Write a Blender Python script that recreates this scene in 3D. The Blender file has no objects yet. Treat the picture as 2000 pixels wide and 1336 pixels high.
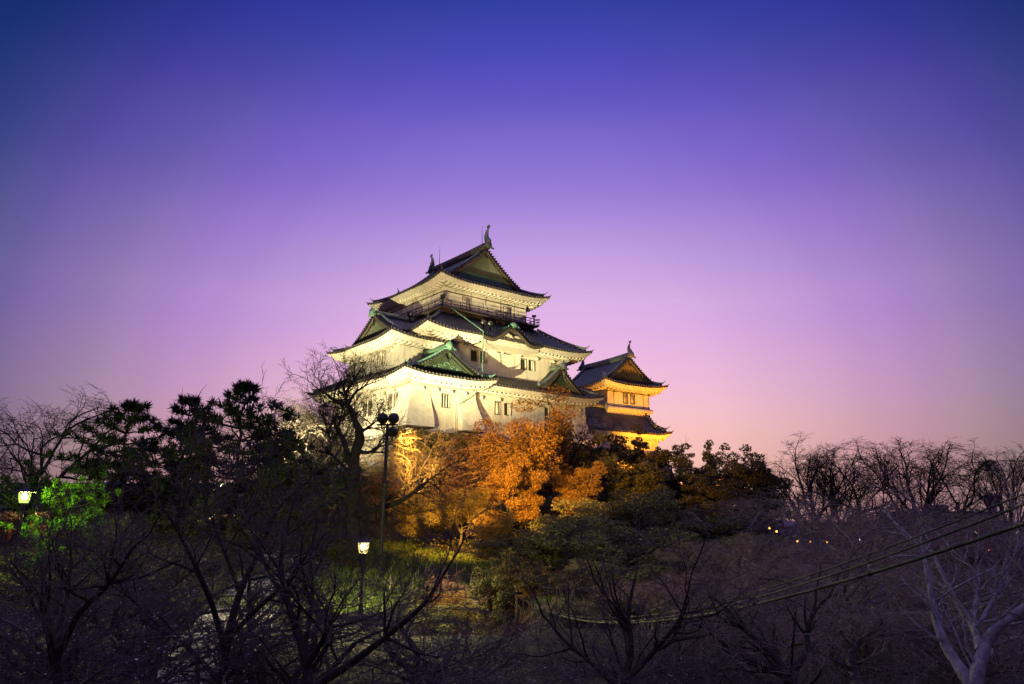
import bpy, math, random
import numpy as np
from mathutils import Vector
R = math.radians
rng = np.random.default_rng(7)
scene = bpy.context.scene
col = scene.collection

# ------------------------------------------------------------------ camera
F_PX, PITCH, EYE = 1500.0, math.atan(367 / 1500.0), 7.0
cam_d = bpy.data.cameras.new('camera'); cam_d.sensor_width = 36; cam_d.lens = 27.0
cam_d.clip_start = 0.1; cam_d.clip_end = 8000
cam = bpy.data.objects.new('camera', cam_d); col.objects.link(cam)
cam.location = (0, 0, EYE); cam.rotation_euler = (R(90) + PITCH, 0, 0)
scene.camera = cam
_F = np.array([0, math.cos(PITCH), math.sin(PITCH)]); _U = np.array([0, -math.sin(PITCH), math.cos(PITCH)])
def at(px, py, Y):
    d = _F + (px - 1000) / F_PX * np.array([1., 0, 0]) + (668 - py) / F_PX * _U
    return np.array([0, 0, EYE]) + d * (Y / d[1])

# ------------------------------------------------------------------ exposure, world (dusk sky)
scene.view_settings.view_transform = 'Standard'; scene.view_settings.look = 'None'
scene.view_settings.exposure = 0.0; scene.view_settings.gamma = 1.0
scene.cycles.use_denoising = True
scene.cycles.max_bounces = 5; scene.cycles.diffuse_bounces = 2; scene.cycles.glossy_bounces = 2
scene.cycles.sample_clamp_indirect = 4.0
world = bpy.data.worlds.new('World'); scene.world = world; world.use_nodes = True
def sky():
    nt = world.node_tree; N = nt.nodes; Lk = nt.links; N.clear()
    out = N.new('ShaderNodeOutputWorld'); bg = N.new('ShaderNodeBackground'); bg.inputs[1].default_value = 1.0
    tc = N.new('ShaderNodeTexCoord'); sep = N.new('ShaderNodeSeparateXYZ'); Lk.new(tc.outputs['Generated'], sep.inputs[0])
    asin = N.new('ShaderNodeMath'); asin.operation = 'ARCSINE'; Lk.new(sep.outputs[2], asin.inputs[0])
    me = N.new('ShaderNodeMath'); me.operation = 'DIVIDE'; me.inputs[1].default_value = R(90); Lk.new(asin.outputs[0], me.inputs[0])
    def ramp(stops, src):
        r = N.new('ShaderNodeValToRGB'); r.color_ramp.interpolation = 'CARDINAL'
        e = r.color_ramp.elements
        while len(e) > 1: e.remove(e[-1])
        e[0].position = stops[0][0]; e[0].color = (*stops[0][1], 1)
        for p, c in stops[1:]:
            q = e.new(p); q.color = (*c, 1)
        Lk.new(src, r.inputs[0]); return r
    # colour of the dusk sky by height above the horizon (fraction of 90 degrees)
    E_ = [(0.0, (.95, .50, .40)), (5, (.99, .55, .46)), (8.5, (.97, .565, .63)), (13.7, (.83, .48, .79)), (17.4, (.71, .44, .80)),
          (23.4, (.45, .29, .77)), (30, (.24, .18, .70)), (38, (.070, .105, .60)), (50, (.05, .09, .52)), (90, (.05, .085, .5))]
    rE = ramp([(a / 90, c) for a, c in E_], me.outputs[0])
    # fall-off away from the afterglow of the sunset
    dot = N.new('ShaderNodeVectorMath'); dot.operation = 'DOT_PRODUCT'
    az, el = R(1.5), R(8); dot.inputs[1].default_value = (math.sin(az) * math.cos(el), math.cos(az) * math.cos(el), math.sin(el))
    Lk.new(tc.outputs['Generated'], dot.inputs[0])
    ac = N.new('ShaderNodeMath'); ac.operation = 'ARCCOSINE'; Lk.new(dot.outputs['Value'], ac.inputs[0])
    ma = N.new('ShaderNodeMath'); ma.operation = 'DIVIDE'; ma.inputs[1].default_value = math.pi; Lk.new(ac.outputs[0], ma.inputs[0])
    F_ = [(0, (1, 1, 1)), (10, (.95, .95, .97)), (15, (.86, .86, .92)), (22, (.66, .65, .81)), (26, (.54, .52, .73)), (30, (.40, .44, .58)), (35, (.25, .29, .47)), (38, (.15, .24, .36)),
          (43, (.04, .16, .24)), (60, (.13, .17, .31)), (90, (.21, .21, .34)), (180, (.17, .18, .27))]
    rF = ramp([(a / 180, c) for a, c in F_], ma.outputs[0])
    mul = N.new('ShaderNodeMixRGB'); mul.blend_type = 'MULTIPLY'; mul.inputs[0].default_value = 1
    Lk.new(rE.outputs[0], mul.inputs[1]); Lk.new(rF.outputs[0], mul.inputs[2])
    # faint physical twilight sky on top, sun just under the horizon behind the castle
    st = N.new('ShaderNodeTexSky'); st.sky_type = 'NISHITA'; st.sun_disc = False
    st.sun_elevation = R(-3); st.sun_rotation = R(1.5)
    sc = N.new('ShaderNodeMixRGB'); sc.blend_type = 'MULTIPLY'; sc.inputs[0].default_value = 1; sc.inputs[2].default_value = (.02, .02, .02, 1)
    Lk.new(st.outputs[0], sc.inputs[1])
    add = N.new('ShaderNodeMixRGB'); add.blend_type = 'ADD'; add.inputs[0].default_value = 1
    Lk.new(mul.outputs[0], add.inputs[1]); Lk.new(sc.outputs[0], add.inputs[2])
    # extra glow overhead, added above the camera's view to brighten the ambient light
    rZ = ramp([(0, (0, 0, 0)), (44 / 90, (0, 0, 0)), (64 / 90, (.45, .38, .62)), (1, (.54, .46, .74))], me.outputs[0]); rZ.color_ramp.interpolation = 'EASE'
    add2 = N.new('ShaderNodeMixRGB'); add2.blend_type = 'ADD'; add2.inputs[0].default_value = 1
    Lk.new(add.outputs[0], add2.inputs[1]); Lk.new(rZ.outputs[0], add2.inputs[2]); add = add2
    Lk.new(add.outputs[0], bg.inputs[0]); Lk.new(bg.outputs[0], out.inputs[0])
sky()

# ------------------------------------------------------------------ materials
def mat(name, c, rough=.7, c2=None, scale=3.0, bump=0.0, bscale=None, metal=0.0, emit=None, estr=0.0, stretch=None, spec=0.3, detail=6):
    m = bpy.data.materials.new(name); m.use_nodes = True
    nt = m.node_tree; b = nt.nodes['Principled BSDF']; L = nt.links
    b.inputs['Roughness'].default_value = rough; b.inputs['Metallic'].default_value = metal
    b.inputs['Specular IOR Level'].default_value = spec
    b.inputs['Base Color'].default_value = (*c, 1)
    if c2 is not None or bump:
        tc = nt.nodes.new('ShaderNodeTexCoord'); vec = tc.outputs['Object']
        if stretch:
            mp = nt.nodes.new('ShaderNodeMapping'); mp.inputs['Scale'].default_value = stretch
            L.new(vec, mp.inputs[0]); vec = mp.outputs[0]
        n = nt.nodes.new('ShaderNodeTexNoise'); n.inputs['Scale'].default_value = scale; n.inputs['Detail'].default_value = detail
        L.new(vec, n.inputs['Vector'])
        if c2 is not None:
            r = nt.nodes.new('ShaderNodeValToRGB'); r.color_ramp.elements[0].position = .35; r.color_ramp.elements[1].position = .68
            r.color_ramp.elements[0].color = (*c, 1); r.color_ramp.elements[1].color = (*c2, 1)
            L.new(n.outputs[0], r.inputs[0]); L.new(r.outputs[0], b.inputs['Base Color'])
        if bump:
            n2 = nt.nodes.new('ShaderNodeTexNoise'); n2.inputs['Scale'].default_value = bscale or scale * 4; n2.inputs['Detail'].default_value = 6
            L.new(vec, n2.inputs['Vector'])
            bp = nt.nodes.new('ShaderNodeBump'); bp.inputs['Strength'].default_value = bump; bp.inputs['Distance'].default_value = .05
            L.new(n2.outputs[0], bp.inputs['Height']); L.new(bp.outputs[0], b.inputs['Normal'])
    if emit:
        b.inputs['Emission Color'].default_value = (*emit, 1); b.inputs['Emission Strength'].default_value = estr
    return m
def leafmat(name, c, c2):
    m = bpy.data.materials.new(name); m.use_nodes = True; nt = m.node_tree; N = nt.nodes; L = nt.links; b = N['Principled BSDF']
    b.inputs['Roughness'].default_value = .6; b.inputs['Specular IOR Level'].default_value = .2
    g = N.new('ShaderNodeNewGeometry'); r = N.new('ShaderNodeValToRGB'); e = r.color_ramp.elements
    e[0].color = (c[0] * .55, c[1] * .6, c[2] * .7, 1); e[1].color = (c2[0] * 1.25, c2[1] * 1.2, c2[2], 1)
    for p, q in ((.35, c), (.7, c2)):
        k = e.new(p); k.color = (*q, 1)
    L.new(g.outputs['Random Per Island'], r.inputs[0]); L.new(r.outputs[0], b.inputs['Base Color']); return m
def plaster():
    m = mat('plaster', (.80, .77, .70), .85, (.70, .66, .57), scale=.8, bump=.12, bscale=9)
    nt = m.node_tree; N = nt.nodes; L = nt.links; b = N['Principled BSDF']
    src = b.inputs['Base Color'].links[0].from_socket
    tc = N.new('ShaderNodeTexCoord'); mp = N.new('ShaderNodeMapping'); mp.inputs['Scale'].default_value = (2.2, 2.2, .22)
    L.new(tc.outputs['Object'], mp.inputs[0])
    n = N.new('ShaderNodeTexNoise'); n.inputs['Scale'].default_value = 1.0; n.inputs['Detail'].default_value = 8; n.inputs['Roughness'].default_value = .7
    L.new(mp.outputs[0], n.inputs['Vector'])
    r = N.new('ShaderNodeValToRGB'); r.color_ramp.elements[0].position = .53; r.color_ramp.elements[1].position = .84
    r.color_ramp.elements[0].color = (1, 1, 1, 1); r.color_ramp.elements[1].color = (.34, .29, .21, 1)
    L.new(n.outputs[0], r.inputs[0])
    mx = N.new('ShaderNodeMixRGB'); mx.blend_type = 'MULTIPLY'; mx.inputs[0].default_value = 1
    L.new(src, mx.inputs[1]); L.new(r.outputs[0], mx.inputs[2]); L.new(mx.outputs[0], b.inputs['Base Color'])
    return m
M = dict(
    plaster=plaster(),
    trim=mat('white_plaster_trim', (.80, .77, .70), .8, (.66, .61, .52), scale=1.5),
    tile=mat('roof_tile', (.014, .017, .040), .40, (.028, .032, .06), scale=2.2, bump=.1, spec=.5),
    tile_end=mat('roof_tile_end', (.09, .08, .07), .55, (.15, .135, .115), scale=5),
    ridge=mat('ridge_tile', (.09, .11, .11), .42, (.2, .25, .22), scale=1.6, spec=.5),
    verdigris=mat('verdigris_copper', (.16, .36, .27), .6, (.10, .2, .13), scale=2.5),
    panel=mat('gable_board', (.20, .24, .18), .8, (.12, .15, .11), scale=1.2, stretch=(3, 3, .4)),
    panel_green=mat('green_gable_board', (.028, .04, .024), .8, (.05, .072, .045), scale=1.5),
    panel_gold=mat('gold_gable_board', (.22, .18, .10), .7, (.11, .09, .055), scale=5),
    wood=mat('dark_weathered_wood', (.10, .085, .065), .8, (.06, .05, .04), scale=4, stretch=(1, 1, 4)),
    barge=mat('barge_board', (.17, .155, .115), .8, (.10, .09, .07), scale=3),
    dark=mat('window_dark', (.02, .018, .016), .5),
    iron=mat('dark_iron', (.03, .03, .033), .6, metal=.3),
    steel=mat('grey_steel', (.22, .23, .25), .4, metal=.8),
    rubble=mat('rubble_stone', (.11, .085, .06), .95, (.2, .165, .12), scale=2.5, bump=.8, bscale=9),
    stone=mat('castle_stone', (.20, .185, .155), .9, (.33, .30, .25), scale=1.3, bump=.6, bscale=7),
    bark=mat('dark_bark', (.035, .03, .028), .9, (.065, .055, .05), scale=9, bump=.6, bscale=18, stretch=(1, 1, .3), spec=.1),
    bark_pale=mat('pale_bark', (.22, .21, .235), .9, (.46, .44, .47), scale=7, bump=1.0, bscale=16, stretch=(1, 1, .45), spec=.1),
    bark_mid=mat('grey_brown_bark', (.10, .085, .075), .9, (.17, .145, .125), scale=7, bump=.4, spec=.1),
    twig=mat('dark_twig', (.115, .095, .092), .9, spec=.1),
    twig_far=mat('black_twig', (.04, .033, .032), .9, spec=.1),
    twig_mid=mat('brown_twig', (.36, .28, .255), .9, (.16, .12, .11), spec=.1),
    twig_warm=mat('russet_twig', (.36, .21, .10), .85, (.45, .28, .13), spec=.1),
    leaf_dark=leafmat('dark_leaf', (.075, .068, .03), (.125, .11, .045)),
    leaf_green=leafmat('green_leaf', (.14, .145, .06), (.21, .20, .085)),
    leaf_olive=leafmat('olive_leaf', (.14, .115, .035), (.24, .17, .05)),
    leaf_under=leafmat('undergrowth_leaf', (.05, .045, .02), (.08, .065, .025)),
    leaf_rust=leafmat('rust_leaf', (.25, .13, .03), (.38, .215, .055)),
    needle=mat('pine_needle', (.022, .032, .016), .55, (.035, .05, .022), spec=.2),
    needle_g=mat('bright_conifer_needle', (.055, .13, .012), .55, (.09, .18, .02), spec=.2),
    blossom=mat('pale_blossom', (.75, .66, .68), .7),
    ground=mat('earth', (.015, .014, .009), .95, (.034, .029, .019), scale=.5, bump=.5, bscale=3),
    yard=mat('dark_yard_earth', (.075, .068, .06), .95, (.11, .10, .085), scale=1.0, bump=.5, bscale=20),
    gravel=mat('gravel', (.42, .39, .37), .95, (.54, .5, .48), scale=1.2, bump=.5, bscale=30),
    grass=mat('grass', (.10, .17, .035), .8, (.16, .19, .05), scale=1.0, spec=.1),
    bulb=mat('lamp_bulb', (.9, .9, .8), .3, emit=(1.0, .86, .34), estr=15000),
    bulb_g=mat('green_lamp_bulb', (.9, .9, .8), .3, emit=(.68, 1.0, .09), estr=4200),
    cable=mat('cable_sheath', (.05, .045, .05), .55, spec=.4),
    hill=mat('haze_tinted_hill', (.16, .12, .17), 1.0),  # distance haze painted into the base colour, no air in between
    concrete=mat('concrete', (.16, .15, .16), .9, (.22, .2, .2), scale=.6),
    lit=mat('lit_window', (.9, .8, .5), .5, emit=(1.0, .78, .35), estr=3.5),
    lit_o=mat('orange_lamp', (.9, .5, .1), .5, emit=(1.0, .42, .06), estr=7.0),
    lit_w=mat('white_lamp', (.9, .9, .9), .5, emit=(1.0, .95, .85), estr=4.5),
    lit_r=mat('red_lamp', (.9, .1, .1), .5, emit=(1.0, .12, .05), estr=5),
    amber=mat('amber_lattice', (.45, .24, .08), .7, (.3, .15, .05), scale=4),
    steelw=mat('painted_mast', (.45, .43, .45), .6),
)

def glow_glass(name, c, k):
    m = bpy.data.materials.new(name); m.use_nodes = True; nt = m.node_tree; N = nt.nodes; L = nt.links; N.remove(N['Principled BSDF'])
    t = N.new('ShaderNodeBsdfTransparent'); e = N.new('ShaderNodeEmission'); e.inputs[0].default_value = (*c, 1); e.inputs[1].default_value = k
    mx = N.new('ShaderNodeMixShader'); mx.inputs[0].default_value = .42; L.new(t.outputs[0], mx.inputs[1]); L.new(e.outputs[0], mx.inputs[2]); L.new(mx.outputs[0], N['Material Output'].inputs[0]); return m
M['glass'] = glow_glass('lamp_glass', (1.0, .80, .28), 1.9); M['glass_g'] = glow_glass('green_lamp_glass', (.75, 1.0, .22), 1.9)

# ------------------------------------------------------------------ mesh helpers
class MB:
    def __init__(s): s.V = []; s.F = []; s.n = 0
    def add(s, V, *Fs):
        V = np.asarray(V, float).reshape(-1, 3)
        for F in Fs:
            F = np.asarray(F, int)
            if F.size: s.F.append(F.reshape(-1, F.shape[-1]) + s.n)
        s.V.append(V); s.n += len(V)
    def box(s, c, size, X=(1, 0, 0), Y=(0, 1, 0), Z=(0, 0, 1)):
        c = np.asarray(c, float); X, Y, Z = (np.asarray(q, float) for q in (X, Y, Z))
        V = [c + X * size[0] / 2 * i + Y * size[1] / 2 * j + Z * size[2] / 2 * k for i in (-1, 1) for j in (-1, 1) for k in (-1, 1)]
        s.add(V, [[0, 1, 3, 2], [4, 6, 7, 5], [0, 4, 5, 1], [2, 3, 7, 6], [0, 2, 6, 4], [1, 5, 7, 3]])
    def b2(s, x0, x1, y0, y1, z0, z1): s.box(((x0 + x1) / 2, (y0 + y1) / 2, (z0 + z1) / 2), (x1 - x0, y1 - y0, z1 - z0))
    def tube(s, P, r, n=6, caps=True):
        P = np.asarray(P, float); m = len(P); r = np.broadcast_to(np.asarray(r, float), (m,))
        T = np.gradient(P, axis=0); T /= np.linalg.norm(T, axis=1)[:, None] + 1e-9
        ref = np.array([0, 0, 1.]) if abs(T[:, 2]).mean() < .8 else np.array([1., 0, 0])
        A = np.cross(T, ref); A /= np.linalg.norm(A, axis=1)[:, None] + 1e-9; B = np.cross(T, A)
        th = np.arange(n) * 2 * math.pi / n
        V = P[:, None] + r[:, None, None] * (np.cos(th)[None, :, None] * A[:, None] + np.sin(th)[None, :, None] * B[:, None])
        i = np.arange(m - 1)[:, None] * n; j = np.arange(n)[None]; k = (j + 1) % n
        Fq = np.stack([i + j, i + k, i + n + k, i + n + j], -1).reshape(-1, 4)
        if caps: s.add(V.reshape(-1, 3), Fq, [list(range(n))], [[(m - 1) * n + q for q in range(n)]])
        else: s.add(V.reshape(-1, 3), Fq)
    def beam(s, P, w, h, up=(0, 0, 1), drop=0.0):
        P = np.asarray(P, float); m = len(P); T = np.gradient(P, axis=0); T /= np.linalg.norm(T, axis=1)[:, None] + 1e-9
        up = np.asarray(up, float); A = np.cross(T, up); A /= np.linalg.norm(A, axis=1)[:, None] + 1e-9
        w = np.broadcast_to(np.asarray(w, float), (m,))[:, None]; h = np.broadcast_to(np.asarray(h, float), (m,))[:, None]
        lo = P - up * drop
        V = np.stack([lo - A * w / 2, lo + A * w / 2, lo + A * w / 2 * .7 + up * h, lo - A * w / 2 * .7 + up * h], 1).reshape(-1, 3)
        i = np.arange(m - 1)[:, None] * 4; j = np.arange(4)[None]; k = (j + 1) % 4
        s.add(V, np.stack([i + j, i + k, i + 4 + k, i + 4 + j], -1).reshape(-1, 4), [[0, 1, 2, 3]], [[4 * m - 4 + q for q in range(4)]])
    def prism(s, poly, vec):
        poly = np.asarray(poly, float); n = len(poly); vec = np.asarray(vec, float)
        i = np.arange(n); k = (i + 1) % n
        s.add(np.vstack([poly, poly + vec]), [list(range(n))], [list(range(n, 2 * n))], np.stack([i, k, k + n, i + n], -1))
    def ball(s, c, r, n=10, m=6, sz=(1, 1, 1)):
        th = np.linspace(0, math.pi, m + 1); ph = np.arange(n) * 2 * math.pi / n
        V = np.stack([np.sin(th)[:, None] * np.cos(ph), np.sin(th)[:, None] * np.sin(ph), np.cos(th)[:, None] * np.ones(n)], -1) * r * np.asarray(sz) + np.asarray(c)
        i = np.arange(m)[:, None] * n; j = np.arange(n)[None]; k = (j + 1) % n
        s.add(V.reshape(-1, 3), np.stack([i + j, i + n + j, i + n + k, i + k], -1).reshape(-1, 4))
    def grid(s, V):
        a, b = V.shape[:2]; i = np.arange(a - 1)[:, None] * b; j = np.arange(b - 1)[None]
        s.add(V.reshape(-1, 3), np.stack([i + j, i + j + 1, i + b + j + 1, i + b + j], -1).reshape(-1, 4))
    def mesh(s, name, m, smooth=False):
        me = bpy.data.meshes.new(name)
        if s.n == 0: return me
        V = np.vstack(s.V); me.vertices.add(len(V)); me.vertices.foreach_set('co', V.astype(np.float32).ravel())
        idx = np.concatenate([f.ravel() for f in s.F]); ln = np.concatenate([np.full(len(f), f.shape[1]) for f in s.F])
        me.loops.add(len(idx)); me.loops.foreach_set('vertex_index', idx.astype(np.int32))
        me.polygons.add(len(ln)); st = np.concatenate([[0], np.cumsum(ln)[:-1]])
        me.polygons.foreach_set('loop_start', st.astype(np.int32)); me.polygons.foreach_set('loop_total', ln.astype(np.int32))
        if smooth: me.polygons.foreach_set('use_smooth', np.ones(len(ln), bool))
        me.update(calc_edges=True); me.validate()
        me.materials.append(m); return me
    def build(s, name, m, parent=None, smooth=False, label=None):
        o = bpy.data.objects.new(name, s.mesh(name, m, smooth)); col.objects.link(o)
        if parent is not None: o.parent = parent
        if label: o['label'] = label
        return o
def tag(o, label=None, cat=None, group=None, kind=None):
    if label: o['label'] = label
    if cat: o['category'] = cat
    if group: o['group'] = group
    if kind: o['kind'] = kind
    return o
def thing(name, label, cat, loc=(0, 0, 0), rz=0.0, group=None):
    o = bpy.data.objects.new(name, None); col.objects.link(o); o.location = tuple(loc); o.rotation_euler = (0, 0, rz)
    o.empty_display_size = .2
    return tag(o, label, cat, group)
def spot(name, loc, target, watts, color, deg, parent=None, blend=.6, rad=.25):
    l = bpy.data.lights.new(name, 'SPOT'); l.energy = watts; l.color = color; l.spot_size = R(deg); l.spot_blend = blend; l.shadow_soft_size = rad
    o = bpy.data.objects.new(name, l); col.objects.link(o); o.location = tuple(loc)
    d = Vector(target) - Vector(loc); o.rotation_euler = d.to_track_quat('-Z', 'Y').to_euler()
    if parent is not None:
        o.parent = parent; o.matrix_parent_inverse = parent.matrix_basis.inverted()
    return o

# ------------------------------------------------------------------ ground
def sst(x, a, b): t = np.clip((x - a) / (b - a), 0, 1); return t * t * (3 - 2 * t)
def gz(x, y):
    x = np.asarray(x, float); y = np.asarray(y, float)
    b = np.interp(y, [-50, 0, 25, 42, 46, 60, 70, 84, 92, 150, 200], [2.0, 2.4, 3.0, 3.6, 4.0, 5.3, 7.2, 11.3, 12.3, 12.3, 2.0])
    b = b + .7 * sst(-x, 5, 25) * sst(y, 20, 40) * (1 - sst(y, 60, 80))
    s = sst(x, 11 + .18 * np.maximum(0, y - 45), 25 + .18 * np.maximum(0, y - 45))
    l = sst(-x, 42 + .1 * y, 75 + .1 * y) * sst(y, 55, 80)
    low = np.interp(y, [0, 30, 60, 90, 120, 200], [1.5, 1.8, 3.6, 4.4, 3.0, -2.0])
    b = b * (1 - s) + low * s
    b = b * (1 - l) + 3.0 * l
    # bank cut by the stone retaining wall
    k = sst(x, -4.4, -3.6) * (1 - sst(x, -.6, 1.5)) * sst(y, 30, 34) * (1 - sst(y, 41.5, 42.2 + .0 * y))
    return b - 1.6 * k + .12 * np.sin(x * .9 + y * .31) * np.sin(y * .7)
def ground():
    xs = np.concatenate([-np.geomspace(4000, 90, 14), np.linspace(-85, 85, 137), np.geomspace(90, 4000, 14)])
    ys = np.concatenate([np.linspace(-60, -5, 10), np.linspace(-4, 130, 160), np.geomspace(135, 6000, 22)])
    X, Y = np.meshgrid(xs, ys); m = MB(); m.grid(np.stack([X, Y, gz(X, Y)], -1))
    tag(m.build('ground', M['ground'], smooth=True), 'dark earth ground rising to the castle hill', kind='structure')
    # pale gravel path climbing past the lamp, and the earth yard below it
    def hit(px, py):
        Ys = np.linspace(8, 70, 400); d = at(px, py, 1.0) - np.array([0, 0, EYE]); g = gz(d[0] * Ys, Ys) - (EYE + d[2] * Ys); i = np.argmax(g > 0) if (g > 0).any() else 399
        return np.array([d[0] * Ys[i], Ys[i], float(gz(d[0] * Ys[i], Ys[i])) + .03])
    def sheet(name, rows, label):
        ys = np.linspace(rows[0][0], rows[-1][0], 40); l = np.interp(ys, [r[0] for r in rows], [r[1] for r in rows]); r_ = np.interp(ys, [r[0] for r in rows], [r[2] for r in rows])
        V = np.array([[hit(a + (b - a) * q, y) for q in np.linspace(0, 1, 14)] for y, a, b in zip(ys, l, r_)]); m = MB(); m.grid(V)
        tag(m.build(name, M['gravel' if name == 'gravel_path' else 'yard'], smooth=True), label, kind='structure')
    sheet('gravel_path', [(1084, 500, 600), (1100, 485, 592), (1140, 455, 570), (1190, 405, 548), (1250, 350, 520), (1336, 280, 470), (1480, 180, 400)], 'pale gravel path climbing past the left of the near lamp')
    sheet('earth_yard', [(1208, -120, 330), (1240, -160, 320), (1290, -220, 250)], 'bare earth yard at the lower left')
    # far hills
    m = MB(); xs = np.linspace(-3500, 3500, 120)
    h = 40 + 26 * np.sin(xs * .0021 + 1) + 14 * np.sin(xs * .0067) + 8 * np.sin(xs * .019)
    rows = [np.stack([xs, np.full_like(xs, 2600 + 300 * k), h * math.sin(math.pi * k / 4) - 8], -1) for k in range(5)]
    m.grid(np.stack(rows)); tag(m.build('hills', M['hill'], smooth=True), 'low hazy purple hills on the horizon', kind='structure')
ground()

# ------------------------------------------------------------------ castle building kit
PITCH_T = .5
def prof(H, half): return lambda d: H * (.62 * d / half + .38 * (d / half) ** 2)
class Roof:
    """Tiled roof; x across the ridge, y along it, z up in its own frame, mapped by T into its building's frame."""
    def __init__(s, parent, T, rect, zE, P, up=.55, Lc=5.0, dd=5.0, oh=1.9, label=None):
        s.x0, s.x1, s.y0, s.y1 = rect; s.zE = zE; s.P = P; s.up = up; s.Lc = Lc; s.dd = dd; s.T = T; s.oh = oh
        s.tiles = MB(); s.ends = MB(); s.eave = MB(); s.raft = MB(); s.soff = MB(); s.rid = MB(); s.hip = []; s.parent = parent; s.label = label
        s.front_hip = s.back_hip = s.left_hip = s.right_hip = True
    def upz(s, c, d): return s.up * np.clip(1 - c / s.Lc, 0, 1) ** 2 * np.clip(1 - d / s.dd, 0, 1)
    def mp(s, x, y, z): return s.T(np.asarray(x, float), np.asarray(y, float), np.asarray(z, float))
    def side(s, side):
        x0, x1, y0, y1 = s.x0, s.x1, s.y0, s.y1
        return {'front': ((x0, y0), (1, 0), (0, 1), x1 - x0), 'back': ((x0, y1), (1, 0), (0, -1), x1 - x0),
                'left': ((x0, y0), (0, 1), (1, 0), y1 - y0), 'right': ((x1, y0), (0, 1), (-1, 0), y1 - y0)}[side]
    def hips(s, side): return (s.left_hip, s.right_hip) if side in ('front', 'back') else (s.front_hip, s.back_hip)
    def cdist(s, side, a, L):
        h0, h1 = s.hips(side); c = np.full_like(a, 99.)
        if h0: c = np.minimum(c, a)
        if h1: c = np.minimum(c, L - a)
        return np.maximum(c, 0)
    def slope(s, side, depth, a0=None, a1=None, hipcut=True, discs=True):
        A, al, inw, L = s.side(side); a0 = 0 if a0 is None else a0; a1 = L if a1 is None else a1
        n = max(1, int(round(L / PITCH_T))); p = L / n
        offs = np.array([0, .16, .21, .27, .33, .38]) / .5 * p; cor = np.array([0, 0, .075, .105, .075, 0])
        a = (np.arange(n)[:, None] * p + offs[None]).ravel(); h = np.tile(cor, n)
        a = np.append(a, L); h = np.append(h, 0)
        k = (a >= a0 - 1e-6) & (a <= a1 + 1e-6); a, h = a[k], h[k]
        if len(a) < 2: return
        c = s.cdist(side, a, L); dm = np.minimum(depth, c) if hipcut else np.full_like(a, depth)
        m = max(4, int(depth / .8)); d = dm[:, None] * np.linspace(0, 1, m + 1)[None]
        z = s.zE + s.P(d) + s.upz(c[:, None], d) + h[:, None]
        d = np.concatenate([d[:, :1], d], 1); z = np.concatenate([z[:, :1] - h[:, None] - .10, z], 1)
        X = A[0] + al[0] * a[:, None] + inw[0] * d; Y = A[1] + al[1] * a[:, None] + inw[1] * d
        s.tiles.grid(s.mp(X, Y, z))
        if discs:
            ac = (np.arange(n) * p + .27 / .5 * p); ac = ac[(ac > a0) & (ac < a1)]
            cc = s.cdist(side, ac, L); th = np.arange(8) * math.pi / 4
            for q, cq in zip(ac, cc):
                zc = s.zE + s.upz(cq, 0) + .02
                r1 = [(A[0] + al[0] * (q + .17 * math.cos(t)) - inw[0] * w, A[1] + al[1] * (q + .17 * math.cos(t)) - inw[1] * w, zc + .17 * math.sin(t)) for w in (.16, -.10) for t in th]
                r1 = np.array(r1); V = s.mp(r1[:, 0], r1[:, 1], r1[:, 2]); i = np.arange(8); k2 = (i + 1) % 8
                s.ends.add(V, np.stack([i, k2, k2 + 8, i + 8], -1), [list(range(8))])
    def fascia(s, side, a0=None, a1=None, rafters=True):
        A, al, inw, L = s.side(side); a0 = 0 if a0 is None else a0; a1 = L if a1 is None else a1; h0, h1 = s.hips(side)
        t = np.linspace(a0, a1, max(8, int((a1 - a0) / .6)))
        pr = np.array([(.07, -.09), (.13, -.36), (.52, -.48), (.58, -.66), (.66, -.66), (.67, -.44)])
        pr2 = np.array([(.67, -.46), (s.oh + .05, -.48)])
        for mb, pp in ((s.eave, pr), (s.soff, pr2)):
            rows = []
            for d, dz in pp:
                lo = d if (h0 and a0 == 0) else a0; hi = L - d if (h1 and a1 == L) else a1
                a = lo + (hi - lo) * (t - a0) / (a1 - a0); c = s.cdist(side, a, L)
                rows.append(s.mp(A[0] + al[0] * a + inw[0] * d, A[1] + al[1] * a + inw[1] * d, s.zE + s.upz(c, d) + dz))
            mb.grid(np.stack(rows))
        if rafters:
            n = int((a1 - a0) / .72)
            for i in range(n + 1):
                a = a0 + (i + .5) * (a1 - a0) / (n + 1)
                cc = float(s.cdist(side, np.array([a]), L)[0])
                if cc < .85: continue
                lim = min(s.oh, cc); V = []
                for d in (.64, lim):
                    zc = s.zE + float(s.upz(cc, d)) - .47
                    for w, z in ((-.20, zc), (.20, zc), (.20, zc - .40), (-.20, zc - .40)):
                        V.append((A[0] + al[0] * (a + w) + inw[0] * d, A[1] + al[1] * (a + w) + inw[1] * d, z))
                V = np.array(V); s.raft.add(s.mp(V[:, 0], V[:, 1], V[:, 2]), [[0, 1, 2, 3], [7, 6, 5, 4], [0, 4, 5, 1], [1, 5, 6, 2], [2, 6, 7, 3], [3, 7, 4, 0]])
    def horn(s, mb, p, dirv, ln=.9, rise=.55, r=.16):
        t = np.linspace(0, 1, 7)[:, None]; p = np.asarray(p, float); dv = np.asarray(dirv, float)
        P = p + dv * ln * t + np.array([0, 0, 1.]) * rise * t ** 2.2
        mb.tube(P, r * (1 - .8 * t[:, 0]), 6)
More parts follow.
